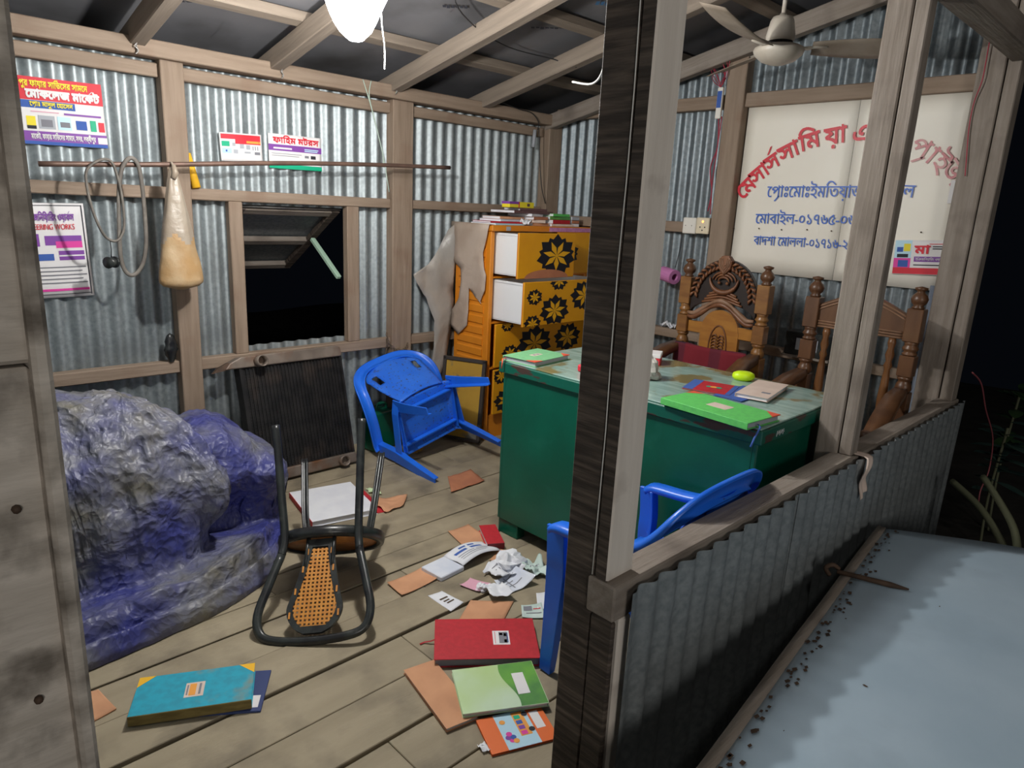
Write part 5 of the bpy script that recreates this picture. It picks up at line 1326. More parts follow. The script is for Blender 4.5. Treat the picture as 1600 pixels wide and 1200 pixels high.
poster('red and blue market banner with vehicles high on the back wall', X, w_, .25,
       [(0, .66, 1, 1, 'red_ink'), (.02, .545, .76, .655, 'ink_blue'), (0, 0, 1, .20, 'purple_ink'), (0, 0, 1, .05, 'ink_blue'), (.36, .26, .43, .42, 'yellow_ink'), (.45, .24, .58, .44, 'grey_book'), (.47, .27, .56, .38, 'ink_grey'), (.60, .24, .71, .44, 'sky_card'), (.62, .28, .70, .36, 'ink_grey'), (.75, .26, .84, .40, 'ink_blue'), (.87, .25, .92, .42, 'green_ink'), (.94, .25, .99, .40, 'red_ink'), (.36, .23, .43, .28, 'ink_black'), (.40, .485, .62, .50, 'pink_paper'), (.66, .47, .97, .50, 'purple_ink'), (.92, .06, 1, .16, 'label_white')],
       [('পুর ফায়ার সাি^ভেসর সামেন', .34, .88, .86, .13, 'yellow_ink', .02), ('েমাকেলজ মােক^ট', .38, .97, .70, .17, 'label_white', .05), ('েপ~াঃ মাদুল েহােসন', .40, .74, .575, .095, 'yellow_ink', .02), ('মােক^ট, ফায়ার সাি^ভেসর সামেন, সদর, লক্ষীপুর'.replace('ক্ষ', 'ক্ষ'), .38, .90, .085, .11, 'label_white', .02)])
X, w_ = wallX(346, 251, 3.402, 411, 254)
poster('small white parts poster with a red wave beside the bar', X, w_, .128,
       [(.03, .78, .97, .95, 'red_ink'), (.35, .62, .97, .80, 'red_ink'), (.62, .66, .97, .74, 'orange_ink'), (.04, .52, .22, .70, 'green_ink'), (.04, .28, .26, .46, 'sky_card'), (.12, .33, .16, .40, 'ink_blue'), (.28, .54, .35, .66, 'grey_book'), (.45, .46, .55, .62, 'grey_book'), (.60, .44, .70, .60, 'grey_book'), (.76, .42, .78, .56, 'ink_grey'), (.82, .42, .84, .56, 'ink_grey'), (.88, .42, .90, .56, 'ink_grey'), (.3, .28, .4, .42, 'grey_book'), (.55, .3, .7, .36, 'grey_book'), (.8, .26, .94, .36, 'ink_grey'), (.6, .0, 1, .03, 'red_ink')], None, .003)
X, w_ = wallX(421, 262, 3.402, 503, 268)
poster('white motor shop poster with red title and blue band above the bar', X, w_, .163,
       [(0, .52, 1, .70, 'purple_ink'), (0, 0, 1, .13, 'green_ink'), (.08, .57, .42, .62, 'label_white'), (.66, .60, .94, .63, 'sky_card'), (.66, .55, .92, .58, 'sky_card'), (.05, .43, .6, .445, 'ink_grey'), (.05, .37, .55, .385, 'ink_grey'), (.66, .36, .74, .43, 'ink_grey'), (.78, .34, .88, .44, 'ink_black')],
       [('ফািহম মটরস', .08, .94, .75, .24, 'red_ink', .02)], .003)
X, w_ = wallX(12, 470, 3.402, 148, 461)
poster('white engineering works poster with a black border near the left jamb', X, w_, .385,
       [(0.02, .02, .03, .98, 'ink_black'), (.96, .02, .975, .98, 'ink_black'), (0.02, .97, .975, .978, 'ink_black'), (0.02, .03, .975, .038, 'ink_black'), (.50, .56, .93, .66, 'purple_ink'), (.62, .53, .93, .60, 'magenta_ink'), (.36, .55, .44, .68, 'purple_ink'), (.38, .40, .58, .47, 'ink_blue'), (.64, .40, .94, .50, 'purple_ink'), (.64, .44, .94, .455, 'label_white')] + [(.38, .32 - k * .042, .94 - .05 * (k % 2), .332 - k * .042, 'ink_grey') for k in range(5)] + [(.38, .07, .95, .095, 'magenta_ink')],
       [('ইঞিজনিয়ািরং ওয়াক^স'.replace('ঞিজন', 'িঞজিন'), .30, .87, .82, .10, 'purple_ink', .02), ('ENGINEERING WORKS', .20, .865, .725, .085, 'red_ink', .01)], .003)
# workshop notice pasted on the sign
a = PX(1394, 428, 'x', SXP - .009); b = PX(1484, 431, 'x', SXP - .009); xx = (b - a).normalized()
X = frame(a, xx, Vector((1, 0, 0)), xx.cross(Vector((1, 0, 0))))
poster('small white red and pink workshop notice pasted on the sign board', X, (b - a).length, .158,
       [(0, .02, 1, .20, 'red_ink'), (0, .20, .30, 1, 'sky_card'), (0, .2, .3, .48, 'magenta_ink'), (.08, .22, .26, .42, 'ink_blue'), (.05, .50, .25, .60, 'ink_black'), (.16, .68, .28, .90, 'yellow_ink'), (.04, .66, .15, .80, 'ink_blue'), (.36, .38, .96, .53, 'purple_ink'), (.36, .27, .9, .30, 'ink_black'), (.66, .80, .98, .83, 'ink_black'), (.66, .74, .98, .77, 'ink_black'), (.6, .88, .98, .90, 'red_ink')],
       [('মা', .36, .62, .62, .34, 'red_ink', .03), ('ইিঞজিনয়ািরং ওয়াক^শপ', .39, .94, .42, .10, 'label_white', .01)], .0015)

# ================================================================== hanging things on the back wall
def cr(P, m=5, closed=False):
    P = [Vector(p) for p in P]; out = []; n = len(P)
    for i in range(n if closed else n - 1):
        g = (lambda k: P[k % n]) if closed else (lambda k: P[min(max(k, 0), n - 1)])
        p0, p1, p2, p3 = g(i - 1), g(i), g(i + 1), g(i + 2)
        for k in range(m):
            q = k / m
            out.append(.5 * ((2 * p1) + (p2 - p0) * q + (2 * p0 - 5 * p1 + 4 * p2 - p3) * q * q + (3 * p1 - p0 - 3 * p2 + p3) * q ** 3))
    if not closed: out.append(P[-1])
    return out
def one(name, label, cat, mb, m, **k): return tag(mb.build(name, m, **k), label, cat)
YB = 3.24
mb = MB(); mb.tube(cr([PX(60, 256, 'y', YB), PX(250, 257, 'y', YB), PX(430, 255, 'y', YB), PX(570, 257, 'y', YB), PX(703, 262, 'y', YB)]), .0105, n=10)
one('hanging_bar', 'long brown rod slung across the back wall', 'rod', mb, 'rod')
for k, (lab, pts) in enumerate((('pale green rope tying the right part of the hanging bar to the top beam', [(567, 124), (578, 160), (592, 215), (601, 256), (604, 275), (608, 300)]), ('thinner pale green rope beside the first one at the hanging bar', [(580, 126), (577, 150), (586, 190), (598, 240), (599, 257)]))):
    P_ = [PX(u, v, 'y', 3.295 - (.055 * min(1, i / 3))) for i, (u, v) in enumerate(pts)]
    mb = MB(); mb.tube(cr(P_), .0028, n=6); one('rope', lab, 'rope', mb, 'rope')
# drive belts and cord over the bar
mb = MB(); mb.tube(cr([PX(*p, 'y', 3.222) for p in ((203, 247), (215, 256), (222, 290), (227, 345), (228, 385), (222, 415), (208, 430), (195, 422), (188, 395), (186, 340), (186, 295), (191, 262))], closed=True), .0085, n=8, closed=True, flat=.55)
one('drive_belt', 'grey rubber drive belt hanging over the bar beside the post', 'belt', mb, 'belt')
mb = MB(); mb.tube(cr([PX(*p, 'y', 3.212) for p in ((160, 249), (142, 258), (134, 275), (142, 320), (158, 360), (172, 375), (186, 374), (194, 352), (190, 305), (181, 268), (173, 252))], closed=True), .0055, n=8, closed=True)
one('drive_belt', 'thin dark belt hanging left of the grey drive belt', 'belt', mb, 'belt')
pb_ = PX(174, 410, 'y', 3.215)
t = thing('cable_bobbin', 'small dark bobbin hanging from a cord below the bar', 'bobbin', pb_)
mb = MB(); mb.tube([PX(*p, 'y', 3.215) - pb_ for p in ((172, 376), (174, 390), (174, 402))], .002, n=6); mb.build('cord', 'wire_black', t)
mb = MB(); mb.tube([(-.013, -.01, 0), (.013, .01, 0)], .02, n=16); mb.build('winding', 'black_plastic', t)
mb = MB(); mb.tube([(-.0165, -.0127, 0), (-.0135, -.0104, 0)], .024, n=16); mb.build('flange', 'black_plastic', t)
mb = MB(); mb.tube([(.0135, .0104, 0), (.0165, .0127, 0)], .024, n=16); mb.build('flange', 'black_plastic', t)
# carrier bag on the bar
bt = PX(270, 262, 'y', 3.215); bb = PX(283, 452, 'y', 3.215)
H = bt.z - bb.z
B = thing('carrier_bag', 'knotted white carrier bag of yellow brown scraps hanging from the bar', 'bag', bt)
mb = MB()
def bagf(u, v):
    a = u * 2 * math.pi; z = -H * v
    r = (.012 + .088 * (v ** .85)) if v < .93 else .094 * math.sqrt(max(0, 1 - ((v - .93) / .072) ** 2))
    r *= 1 + .10 * math.sin(a * 5 + v * 3) * (1 - v) + .10 * noise.noise(Vector((math.cos(a) * 1.5, math.sin(a) * 1.5, v * 5)))
    sk = (bb.x - bt.x) * v
    return Vector((sk + r * math.cos(a), r * .62 * math.sin(a), z))
mb.grid(bagf, 36, 34); bgm = mb.build('bag_skin', ['bag', 'bag_fill'], B)
for p in bgm.data.polygons:
    if p.center.z < -H * (.58 + .05 * math.sin(p.center.x * 60)): p.material_index = 1
mb = MB(); mb.tube([(0, -.01, .012), (.004, -.013, -.02), (-.006, -.012, -.045)], .012, n=8, rs=[.008, .015, .012]); mb.build('knot', 'bag', B)
mb = MB(); mb.tube(cr([(0, 0, .01), (.0, .012, .020), (0, .024, .014), (0, .025, -.01)]), .005, n=6); mb.build('handle_loop', 'bag', B)
# baton on the middle rail, small black bag at the post
mb = MB(); a = PX(293, 240, 'y', 3.385); b = PX(303, 300, 'y', 3.385); mb.tube([(b.x, 3.352, 1.4255), (a.x, 3.385, a.z)], .017, n=10, rs=[.020, .014]); one('wooden_baton', 'yellowish wooden baton standing on the middle rail beside the bag', 'baton', mb, 'amber_cloth')
mb = MB()
def bb_(u, v):
    a_ = u * 2 * math.pi; r = .028 * math.sin(max(.05, v) * math.pi) ** .5 * (1 + .35 * noise.noise(Vector((math.cos(a_) * 2, math.sin(a_) * 2, v * 6)))); return Vector((r * math.cos(a_), r * .7 * math.sin(a_), .135 * v))
mb.grid(bb_, 16, 14); one('black_bag', 'small black plastic bundle on the lower rail beside the post', 'bag', mb, 'black_plastic', X=T((1.088, 3.355, .634)))
# chain hooked round the post
ch = thing('chain', 'short brown chain looped on the post right of the window', 'chain', PX(604, 522, 'y', 3.33))
pts = [PX(*p, 'y', 3.326) for p in ((604, 520), (606, 532), (612, 541), (620, 546), (628, 547), (634, 543), (637, 536))]
pts2 = [PX(*p, 'y', 3.326) for p in ((605, 528), (604, 540), (603, 552), (603, 562))]
k = 0
for L_ in (cr(pts, 2), cr(pts2, 2)):
    for i in range(len(L_) - 1):
        a, b = L_[i], L_[i + 1]; d = (b - a).normalized(); n_ = Vector((0, 1, 0)); s_ = d.cross(n_) if k % 2 == 0 else n_; c_ = (a + b) / 2 - ch.matrix_world.translation; L0 = (b - a).length * .62
        mb = MB(); mb.tube([c_ + d * (L0 * math.cos(q / 10 * 6.2832)) + s_ * (.0055 * math.sin(q / 10 * 6.2832)) for q in range(10)], .0017, n=5, closed=True); mb.build('chain_link', 'chain', ch); k += 1
# wire ties on the top plate
for i, (u, v) in enumerate(((212, 72), (440, 112), (618, 138))):
    c_ = PX(u, v, 'y', 3.292); mb = MB()
    mb.tube(cr([c_ + Vector((.0, 0, .045)), c_ + Vector((.008, -.006, .02)), c_ + Vector((-.006, -.008, 0)), c_ + Vector((.007, -.006, -.015)), c_ + Vector((-.004, -.004, -.03)), c_ + Vector((.004, -.002, -.015)), c_ + Vector((.0, 0, .03))]), .0026, n=6)
    one('wire_tie', ('twisted wire tie on the top beam near the left post', 'twisted wire tie on the top beam below the lamp', 'twisted wire tie on the top beam right of the rope')[i], 'wire', mb, 'steel')

# ================================================================== lamp, fan, wiring
Lp = thing('ceiling_lamp', 'glowing white hanging lamp with a crumpled shade under the roof', 'lamp', LAMP_POS)
mb = MB()
def sh(u, v):
    a_ = u * 2 * math.pi; z = -.005 + .30 * v
    r = .022 + .135 * (v ** .62); r *= 1 + .10 * noise.noise(Vector((math.cos(a_) * 1.4, math.sin(a_) * 1.4, v * 2.5)))
    return Vector((r * math.cos(a_) + .01 * (1 - v), r * math.sin(a_) - .012 * v, z + .02 * noise.noise(Vector((math.cos(a_), math.sin(a_), 3))) * v))
mb.grid(sh, 28, 12); shd = mb.build('shade', 'lamp_shade', Lp)
mb = MB(); mb.tube(cr([(0, 0, .22), (.0, .0, .28), (.0, 0, roof_z(LAMP_POS.y) - LAMP_POS.z)]), .004, n=6); mb.build('flex', 'wire_white', Lp)
mb = MB(); mb.tube(cr([PX(596, 20, 'y', 2.12) - LAMP_POS, PX(597, 40, 'y', 2.13) - LAMP_POS, PX(601, 75, 'y', 2.15) - LAMP_POS, PX(601, 108, 'y', 2.16) - LAMP_POS]), .0022, n=6); mb.build('pull_cord', 'wire_white', Lp)
lt = bpy.data.lights.new('ceiling_lamp_light', 'POINT'); lt.energy = LAMP_POWER; lt.shadow_soft_size = .032; lt.color = (1.0, .985, .95)
lo = bpy.data.objects.new('ceiling_lamp_light', lt); COL.objects.link(lo); lo.location = LAMP_POS + Vector((.012, -.004, -.045))

FC = Vector((3.02, 1.525, 2.10))
Fn = thing('ceiling_fan', 'dusty white three bladed ceiling fan hanging above the desk', 'fan', FC)
mb = MB(); mb.lathe([(.0, -.052), (.03, -.050), (.07, -.036), (.098, -.012), (.104, .004), (.10, .014), (.085, .022), (.05, .028), (.04, .030)], 32); mb.build('motor_housing', 'fan_white', Fn)
mb = MB(); mb.lathe([(.04, .03), (.045, .036), (.058, .045), (.06, .06), (.048, .12), (.040, .135), (.018, .140), (.012, .15)], 24); mb.build('canopy', 'fan_white', Fn)
mb = MB(); mb.lathe([(.05, .024), (.052, .03), (.052, .046), (.045, .05)], 24); mb.build('dark_collar', 'dark_hole', Fn)
mb = MB(); mb.tube([(0, 0, .14), (0, 0, roof_z(FC.y) - FC.z - .04)], .009, n=10); mb.build('down_rod', 'fan_white', Fn)
mb = MB(); mb.tube([(-.006 + .0, -.08, -.034), (-.012, -.072, -.02), (0, -.09, -.008)], .001, n=4); 
right = math.atan2(-.696, .716)
for k in range(3):
    a_ = math.radians(-62) + k * 2 * math.pi / 3; d = Vector((math.cos(a_), math.sin(a_), 0)); s_ = Vector((-d.y, d.x, 0))
    mb = MB()
    def bl_(u, v, k=k):
        r = .13 + .40 * u; wv = .045 + .024 * math.sin(u * 2.6); pit = -.34
        droop = -.01 * u + (.07 * u * u if k == 2 else 0)
        return d * r + s_ * ((v - .5) * 2 * wv) + Vector((0, 0, .012 + (v - .5) * 2 * wv * math.sin(pit) + droop))
    mb.grid(bl_, 12, 4); bl2 = mb.build('blade', 'fan_blade', Fn, solid=.003)
    mb = MB(); mb.sweep([d * .07 + Vector((0, 0, .01)), d * .12 + Vector((0, 0, .013)), d * .19 + Vector((0, 0, .014))], [(-.022, -.003), (.022, -.003), (.022, .003), (-.022, .003)], (0, 0, 1)); mb.build('blade_bracket', 'fan_white', bl2)

def wire(name, label, pts, r, m, cat='cable'):
    mb = MB(); mb.tube(cr(pts), r, n=6); return one(name, label, cat, mb, m)
xr = 3.585
wire('cable', 'dark cable strung under the roof between the rafters', [slope_pt(1.95, 2.2, -.02), slope_pt(2.0, 2.45, -.03), slope_pt(2.25, 2.62, -.03), slope_pt(2.6, 2.75, -.015), slope_pt(2.9, 2.72, -.03), slope_pt(2.95, 2.60, -.1)], .003, 'wire_black')
wire('cable', 'white cable looping down behind the dark front post', [PX(953, 0, 'y', 1.1), PX(948, 60, 'y', 1.1), PX(942, 110, 'y', 1.12), PX(925, 131, 'y', 1.2), PX(895, 128, 'y', 1.3)], .0028, 'wire_white')
wire('cable', 'dark cable drooping at the far corner under the roof', [PX(778, 158, 'y', 3.28), PX(810, 170, 'y', 3.28), PX(830, 176, 'y', 3.28), PX(841, 190, 'y', 3.28), PX(840, 203, 'y', 3.30)], .003, 'wire_black')
wire('cable', 'black cable running down the corner post', [PX(842, 200, 'y', 3.305), PX(843, 240, 'y', 3.305), PX(846, 290, 'y', 3.305), PX(852, 318, 'y', 3.305)], .003, 'wire_black')
mb = MB(); mb.tube([PX(836, 203, 'y', 3.35), PX(833, 230, 'y', 3.35)], .012, n=8); one('lamp_holder', 'grey lamp holder on the wall beside the corner post', 'fitting', mb, 'grey_book')
# white batten lamp switch on the wall post with red wires
mb = MB()
for k in range(12):
    p = PX(1126, 136, 'x', 3.57); q = p + Vector((random.uniform(-.02, .02), random.uniform(-.05, .08), random.uniform(.02, .13)))
    mb.tube(cr([p, (p + q) / 2 + Vector((random.uniform(-.02, .02), random.uniform(-.02, .02), 0)), q]), .0018, n=5)
o = one('wire_bundle', 'tuft of loose red wires at the wall post near the fan', 'wire', mb, 'wire_red'); 
t = thing('junction_box', 'narrow blue and white junction box on the wall post', 'switch box', PX(1126, 160, 'x', 3.588))
mb = MB(); mb.box((-.018, -.016, -.085), (0, .016, .075)); mb.build('box_body', 'switch_white', t, bevel=.003)
mb = MB(); mb.box((-.0195, -.013, -.03), (-.018, .013, .055)); mb.build('blue_cover', 'ink_blue', t)
wire('cable', 'red cable running down the wall post to the switches', [PX(1123, 182, 'x', xr), PX(1121, 230, 'x', xr), PX(1110, 262, 'x', xr + .02), PX(1112, 300, 'x', xr + .02), PX(1106, 330, 'x', xr + .03)], .0032, 'wire_red')
wire('cable', 'second dark red cable beside the junction box', [PX(1128, 182, 'x', xr), PX(1118, 250, 'x', xr), PX(1113, 285, 'x', xr + .02), PX(1110, 335, 'x', xr + .03)], .0028, 'wire_red')
t = thing('switch_box', 'white switch and cream socket on the end wall', 'switch box', PX(1071, 352, 'x', 3.617))
mb = MB(); mb.box((-.03, -.085, -.045), (0, .0, .045)); mb.build('switch_unit', 'switch_white', t, bevel=.004)
mb = MB(); mb.box((-.03, -.170, -.042), (0, -.087, .048)); so = mb.build('socket_unit', 'switch_cream', t, bevel=.004)
for (y, z) in ((-.115, -.005), (-.145, -.005), (-.13, -.022)):
    mb = MB(); mb.lathe([(.004, 0), (.004, .001)], 8, 0, T((-.031, y, z)) @ RY(math.pi / 2)); mb.build('socket_hole', 'dark_hole', so)
mb = MB(); mb.lathe([(.006, 0), (.006, .001)], 10, 0, T((-.0315, -.13, .026)) @ RY(math.pi / 2)); mb.build('pilot_light', 'glow', so)
for (y, z) in ((-.02, .0), (-.06, 0)):
    mb = MB(); mb.lathe([(.003, 0), (.003, .001)], 8, 0, T((-.0315, y, z)) @ RY(math.pi / 2)); mb.build('screw', 'steel', t)
wire('cable', 'black cord hanging from the switches to the pink roll', [PX(1069, 350, 'x', 3.60), PX(1064, 380, 'x', 3.60), PX(1060, 400, 'x', 3.60), PX(1055, 418, 'x', 3.58)], .0025, 'wire_black')
# pink foam roll lying on the chair arm side, on a peg of the wall
t = thing('foam_roll', 'pink hollow foam roll hanging on the end wall', 'roll', PX(1045, 430, 'x', 3.56))
mb = MB(); n = 20
for r0, r1 in ((.042, .020),):
    vs = []; 
    ax = Vector((-.35, -.94, -.1)).normalized(); e1 = ax.cross(Vector((0, 0, 1))).normalized(); e2 = ax.cross(e1)
    for s_, r in ((-.06, r0), (.06, r0), (.06, r1), (-.06, r1)):
        vs += [ax * s_ + e1 * (r * math.cos(k / n * 6.2832)) + e2 * (r * math.sin(k / n * 6.2832)) for k in range(n)]
    mb.add(vs, [(j * n + k, j * n + (k + 1) % n, ((j + 1) % 4) * n + (k + 1) % n, ((j + 1) % 4) * n + k) for j in range(4) for k in range(n)], 0, False)
mb.build('foam', 'pink_foam', t)
mb = MB(); mb.tube([(0, .05, .012), (.09, .05, .014)], .006, n=8); mb.build('peg', 'rust', t)

# pipes, battery and a tin behind the chairs
for i, (lab, u, r) in enumerate((('grey plastic pipe standing behind the spindle chair', 1437, .018), ('thinner grey plastic pipe right of the first one', 1452, .011))):
    p = PX(u, 600, 'x', 3.60); mb = MB(); mb.tube([(3.60, p.y + .012, .005), (3.62, p.y + .022, 1.15 - .12 * i)], r, n=12); one('plastic_pipe', lab, 'pipe', mb, 'pvc')
t = thing('battery', 'black battery with a pale label on the rail between the wooden chairs', 'battery', Vector((3.545, 1.415, .741)))
mb = MB(); mb.box((-.05, -.11, 0), (.05, .11, .12)); mb.build('battery_case', 'black_plastic', t, bevel=.004)
mb = MB(); mb.box((-.0515, -.06, .03), (-.05, .05, .09)); mb.build('battery_label', 'grey_book', t)
mb = MB(); mb.box((-.06, -.12, 0), (.08, .12, .012)); o = mb.build('shelf_board', 'wood_grey', None, T((3.56, 1.415, .728))); tag(o, 'short shelf board carrying the battery behind the chairs', 'shelf')
t.location.z = .741
slip('paper_sheet', 'scraps of white paper on the end wall rail beside the carved chair', [(3.60, 2.36), (3.66, 2.36), (3.66, 2.26), (3.60, 2.26)], .7415, 'paper', cr=.03)

# ================================================================== things around the chest
# torn plastic cover draped over the chest top and side
def sheet_poly(name, par, outline, thick, m, to3, sub=3, amp=.006, sc=9):
    bm = bmesh.new(); vs = [bm.verts.new((p[0], p[1], 0)) for p in outline]
    es = [bm.edges.new((vs[i], vs[(i + 1) % len(vs)])) for i in range(len(vs))]
    bmesh.ops.triangle_fill(bm, use_beauty=True, use_dissolve=False, edges=es)
    bmesh.ops.subdivide_edges(bm, edges=list(bm.edges), cuts=sub, use_grid_fill=True)
    bmesh.ops.triangulate(bm, faces=list(bm.faces))
    for v in bm.verts:
        a_, b_ = v.co.x, v.co.y; q = noise.noise(Vector((a_ * sc, b_ * sc * .6, 3))) * amp + abs(noise.noise(Vector((a_ * sc * 2.4, b_ * sc, 8)))) * amp * .8
        v.co = to3(a_, b_, q)
    me = bpy.data.meshes.new(name); bm.to_mesh(me); bm.free(); me.materials.append(M[m])
    for p in me.polygons: p.use_smooth = True
    o = bpy.data.objects.new(name, me); COL.objects.link(o); o.parent = par
    md = o.modifiers.new('thickness', 'SOLIDIFY'); md.thickness = thick
    return o
pc = thing('plastic_cover', 'torn grey plastic cover draped over the left end of the chest', 'cover', Vector((2.75, 3.1, CH)))
O_ = Vector((2.75, 3.1, CH))
side = [(2.992, 1.312), (3.04, 1.146), (3.075, 1.195), (3.10, 1.213), (3.27, 1.245), (3.335, 1.225), (3.335, 1.14), (3.25, 1.09), (3.262, 1.02), (3.34, .93), (3.325, .68), (3.245, .632), (3.165, .70), (3.125, .78), (3.20, .82), (3.225, .95), (3.05, .84), (3.035, .90), (3.01, .93), (3.01, 1.03), (3.05, 1.10)]
side = [(2.992, 1.312), (3.04, 1.146), (3.025, 1.05), (3.01, 1.02), (3.015, .93), (3.05, .86), (3.04, .845), (3.10, .885), (3.16, .93), (3.155, .78), (3.165, .70), (3.245, .632), (3.325, .68), (3.31, .78), (3.245, .86), (3.23, .96), (3.245, 1.04), (3.335, 1.10), (3.335, 1.312)]
sheet_poly('side_flap', pc, side, .0008, 'cover_dusty', lambda a_, b_, q: Vector((2.738 - q * .8, a_, b_)) - O_, 3, .007, 12)
sheet_poly('top_flap', pc, [(2.76, 3.0), (2.86, 3.0), (2.84, 3.08), (2.80, 3.14), (2.82, 3.22), (2.80, 3.30), (2.735, 3.30), (2.735, 2.99)], .0008, 'cover_dusty', lambda a_, b_, q: Vector((a_, b_, CH + .0022 + abs(q) * .3)) - O_, 3, .006, 14)
bk = [(2.752, 1.306), (2.70, 1.26), (2.64, 1.16), (2.56, 1.06), (2.45, 1.00), (2.475, .95), (2.55, .86), (2.60, .72), (2.61, .60), (2.60, .45), (2.61, .30), (2.66, .34), (2.70, .46), (2.745, .66), (2.75, .90)]
sheet_poly('back_flap', pc, bk, .0008, 'cover_plastic', lambda a_, b_, q: Vector((a_, 3.325 - .01 - q * 1.6 + .05 * max(0, (2.75 - a_)) , b_)) - O_, 3, .012, 10)
# framed board leaning on the chest side
a0 = Vector((2.735, 3.0, 0))
fb = thing('framed_board', 'small framed board with flaking ochre paint leaning on the chest', 'board', frame(Vector((2.63, 2.935, .003)), Vector((.10, -.0, .0)).normalized(), Vector((0, .96, .28)).normalized(), Vector((0, -.28, .96)).normalized()))
fb.matrix_world = frame(Vector((2.565, 3.20, .012)), Vector((.40, -.916, 0)).normalized(), Vector((.916, .40, .0)).normalized(), Vector((0, 0, 1))) @ RX(-.12)
mb = MB(); mb.box((.0, .0, 0), (.27, .012, .50)); mb.build('painted_panel', 'ochre', fb)
for bx_ in (((-.006, -.008, 0), (.016, .016, .505)), ((.256, -.008, 0), (.278, .016, .505)), ((-.006, -.008, .485), (.278, .016, .507)), ((-.006, -.008, 0), (.278, .016, .02))):
    mb = MB(); mb.box(*bx_); mb.build('frame_bar', 'board_frame', fb, bevel=.002)
# green can, jar and foam behind the toppled chair
gc = thing('jerry_can', 'dark green plastic can against the wall behind the toppled chair', 'can', T((2.175, 3.275, 0)) @ RZ(.15))
mb = MB(); mb.box((-.085, -.06, 0), (.085, .06, .235)); mb.build('can_body', 'green_can', gc, bevel=.018, bseg=3)
mb = MB(); mb.lathe([(.02, .235), (.02, .26), (.018, .265)], 14, 0, T((-.05, 0, 0))); mb.build('can_cap', 'black_plastic', gc)
mb = MB(); mb.tube(cr([(-.02, 0, .23), (-.01, 0, .265), (.05, 0, .265), (.06, 0, .23)]), .009, n=8); mb.build('can_handle', 'green_can', gc)
jr = thing('glass_jar', 'cloudy glass jar beside the green can', 'jar', Vector((2.36, 3.29, 0)))
mb = MB(); mb.lathe([(.045, 0), (.055, .01), (.056, .16), (.048, .19), (.036, .205), (.036, .225)], 22); mb.build('jar_body', 'clear_plastic', jr)
mb = MB(); mb.lathe([(.038, .225), (.04, .23), (.04, .25), (.036, .254)], 18); mb.build('jar_lid', 'black_plastic', jr)
o = wad('lump of yellow brown foam on the floor by the green can', (2.30, 3.10, 0), .05, 'sponge', .7, 21); o.name = 'foam_lump'; o['category'] = 'foam'

# ================================================================== outside
PZ = .367
pn = thing('sheet_metal_bench', 'pale blue grey sheet metal bench top outside the low wall', 'bench', Vector((1.6, 0, -.42)))
A = Vector((.30, .413)); B2 = Vector((2.548, .662)); C2 = Vector((2.80, .28)); D2 = Vector((2.56, -.75)); E2 = Vector((.1, -.75))
out = [A, B2 - Vector((.05, .005)), B2 + Vector((.0, -.012)), B2 + Vector((.07, -.10)), C2 + Vector((-.02, .05)), C2, D2, E2]
bm = bmesh.new()
nb = 26
mb = MB()
def topf(u, v):
    # from the wall side edge to the outer edge
    e = A.lerp(B2, u); far = E2.lerp(D2, u) ; endc = .28 * (max(0, u - .9) / .1) ** 2 * v
    p = e.lerp(far, v)
    if v > 0: p = p + Vector((.34 * u ** 8 * math.sin(min(1, v * 1.6) * math.pi * .5), 0))
    return Vector((p.x, p.y, PZ + .006 * noise.noise(Vector((p.x * 2.2, p.y * 2.2, 1))) - .004 * (1 if v == 0 else 0)))
def loc(p): return p - Vector((1.6, 0, -.42))
mb.grid(lambda u, v: loc(topf(u, v)), 46, 30); mb.build('top_sheet', 'panel', pn, solid=.006)
mb = MB(); mb.sweep([loc(topf(k / 40, 0) + Vector((.0, .004, .004))) for k in range(41)], [(-.013, -.012), (.013, -.012), (.013, .006), (-.013, .008)], (0, 0, 1)); mb.build('edge_strip', 'wood_grey', pn)
mb = MB(); mb.sweep([loc(topf(1, k / 20) + Vector((.002, 0, -.006))) for k in range(21)], [(-.005, -.02), (.005, -.02), (.005, .004), (-.005, .004)], (0, 0, 1)); mb.build('edge_strip', 'rust', pn)
for (x, y) in ((.5, .25), (2.35, .45), (.4, -.6), (2.4, -.6)):
    mb = MB(); mb.box((x - .03, y - .03, -.42), (x + .03, y + .03, PZ - .004), 0, T((-1.6, 0, .42))); mb.build('leg', 'wood_grey', pn)
for (x, y) in ((0, 0),):
    mb = MB(); mb.box((.45, .22, PZ - .07), (2.4, .28, PZ - .006), 0, T((-1.6, 0, .42))); mb.build('bearer', 'wood_grey', pn); mb = MB(); mb.box((.4, -.63, PZ - .07), (2.4, -.57, PZ - .006), 0, T((-1.6, 0, .42))); mb.build('bearer', 'wood_grey', pn)
bp0 = loc(PX(1308, 893, 'z', PZ + .018)); bp1 = loc(PX(1420, 921, 'z', PZ + .010))
mb = MB(); mb.tube([bp0, bp0.lerp(bp1, .75), bp1], .008, n=8, rs=[.007, .009, .003]); bo = mb.build('tower_bolt', 'rust', pn)
mb = MB(); mb.tube(cr([bp0 + Vector((-.0, .02, -.02)), bp0 + Vector((-.012, .03, .004)), bp0 + Vector((0, .015, .016)), bp0 + Vector((.012, 0, .004))]), .007, n=8); mb.build('bolt_knuckle', 'rust', bo)
mb = MB()
random.seed(11)
for k in range(46):
    u, v = random.random(), random.random(); p = loc(topf(u, v)) + Vector((0, 0, .0045)); r = random.uniform(.002, .006); a_ = random.random() * 6
    mb.add([p + Vector((r * math.cos(a_ + q), r * (.5 if k % 3 else 2.2) * math.sin(a_ + q), 0)) for q in (0, 1.4, 3.1, 4.6)], [(0, 1, 2, 3)])
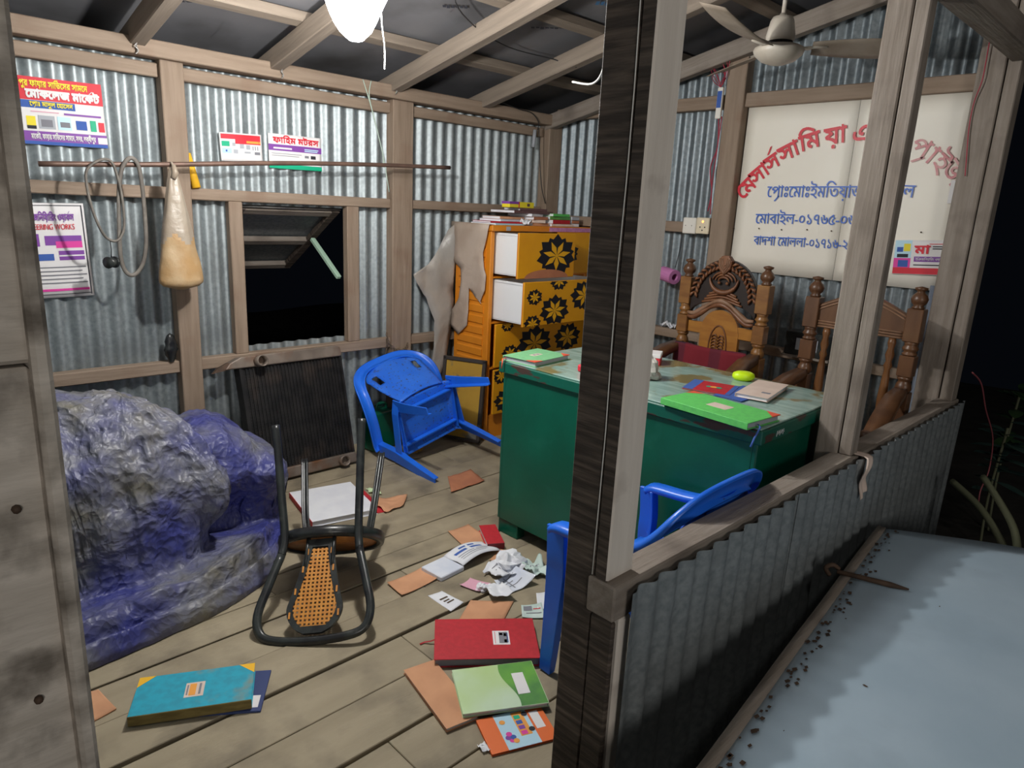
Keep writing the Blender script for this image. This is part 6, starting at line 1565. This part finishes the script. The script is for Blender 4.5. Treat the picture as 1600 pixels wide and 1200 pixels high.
for k in range(150):
    u = random.random(); p = loc(topf(u, .0)) + Vector((0, -random.uniform(.016, .05) * random.random() - .014, .0095)); r = random.uniform(.002, .007)
    mb.add([p + Vector((r * 1.6 * math.cos(q + k), r * math.sin(q + k), 0)) for q in (0, 1.4, 3.1, 4.6)], [(0, 1, 2, 3)])
o = mb.build('leaf_litter', 'rust', pn); o['kind'] = 'stuff'
# rag folded over the rail
p = PX(1352, 712, 'y', .775)
mb = MB()
def rag(u, v):
    x = 2.385 + .045 * (u - .5) + .012 * math.sin(v * 9)
    if v < .25: y = .79 - .085 * (v / .25); z = .6585
    else: y = .703 - .008 * math.sin((v - .25) * 9) - .004 * math.sin(u * 9); z = .6585 - (v - .25) / .75 * .15 * (1 - .2 * u)
    return Vector((x, y, z + .002 * math.sin(u * 12)))
mb.grid(rag, 8, 22); o = one('rag', 'pale twisted rag hanging over the rail of the low wall', 'rag', mb, 'label_paper', solid=.003)
wire('cable', 'pink cable dangling outside beyond the corner post', [PX(1519, 582, 'y', .70), PX(1533, 600, 'y', .70), PX(1540, 640, 'y', .70), PX(1551, 685, 'y', .70), PX(1545, 735, 'y', .70), PX(1531, 770, 'y', .70), PX(1533, 800, 'y', .69), PX(1560, 845, 'y', .67)], .004, 'wire_pink')
wire('cable', 'red cable running down the corner post over the sign', [PX(1547, 60, 'x', 3.535), PX(1540, 100, 'x', 3.535), PX(1534, 128, 'x', 3.535), PX(1522, 160, 'x', 3.54), PX(1514, 200, 'x', 3.54), PX(1510, 250, 'x', 3.54), PX(1508, 275, 'x', 3.54)], .0022, 'wire_red')
# plants in the dark
def leaf(mb, p, d, L, w_, up):
    d = d.normalized(); s_ = d.cross(up).normalized()
    pts = []
    for k in range(7):
        q = k / 6; c_ = p + d * (L * q) + Vector((0, 0, -.25 * L * q * q)); wv = w_ * math.sin(q * math.pi) ** .8; pts.append((c_ - s_ * wv, c_ + s_ * wv))
    vs = [a for pr in pts for a in pr]; mb.add(vs, [(2 * k, 2 * k + 1, 2 * k + 3, 2 * k + 2) for k in range(6)], 0, True)
for i, (u, v, lab, m_, yy) in enumerate(((1570, 690, 'dark leafy bush in the night beyond the corner post', 'leaf_pale', .85), (1588, 640, 'second leafy bush further right in the dark', 'leaf', .75))):
    c_ = PX(u, v, 'x', 4.6 + .4 * i); base = Vector((c_.x, c_.y, -.42))
    t = thing('bush', lab, 'plant', base, 'plants outside')
    mb = MB(); mb.tube(cr([(0, 0, 0), (.02, .02, (c_.z + .42) * .5), (0, 0, c_.z + .5)]), .008, n=6); mb.build('stem', 'stalk', t)
    for k in range(26):
        h = (c_.z + .42) * random.uniform(.55, 1.2); a_ = random.random() * 6.28; mb = MB()
        leaf(mb, Vector((0, 0, h)), Vector((math.cos(a_), math.sin(a_), random.uniform(-.1, .6))), random.uniform(.12, .2), random.uniform(.03, .05), Vector((0, 0, 1))); mb.build('leaf', m_, t)
for i, (pp, lab) in enumerate((([(1488, 752), (1530, 792), (1562, 842), (1575, 880)], 'dry stalk leaning beside the far end of the bench'), ([(1536, 745), (1565, 790), (1585, 830), (1592, 880)], 'second dry stalk right of the first beside the bench'))):
    mb = MB(); mb.tube(cr([PX(u, v, 'x', 3.35 - .12 * k) for k, (u, v) in enumerate(pp)]), .014, n=7, rs=None); one('plant_stalk', lab, 'plant', mb, 'stalk')
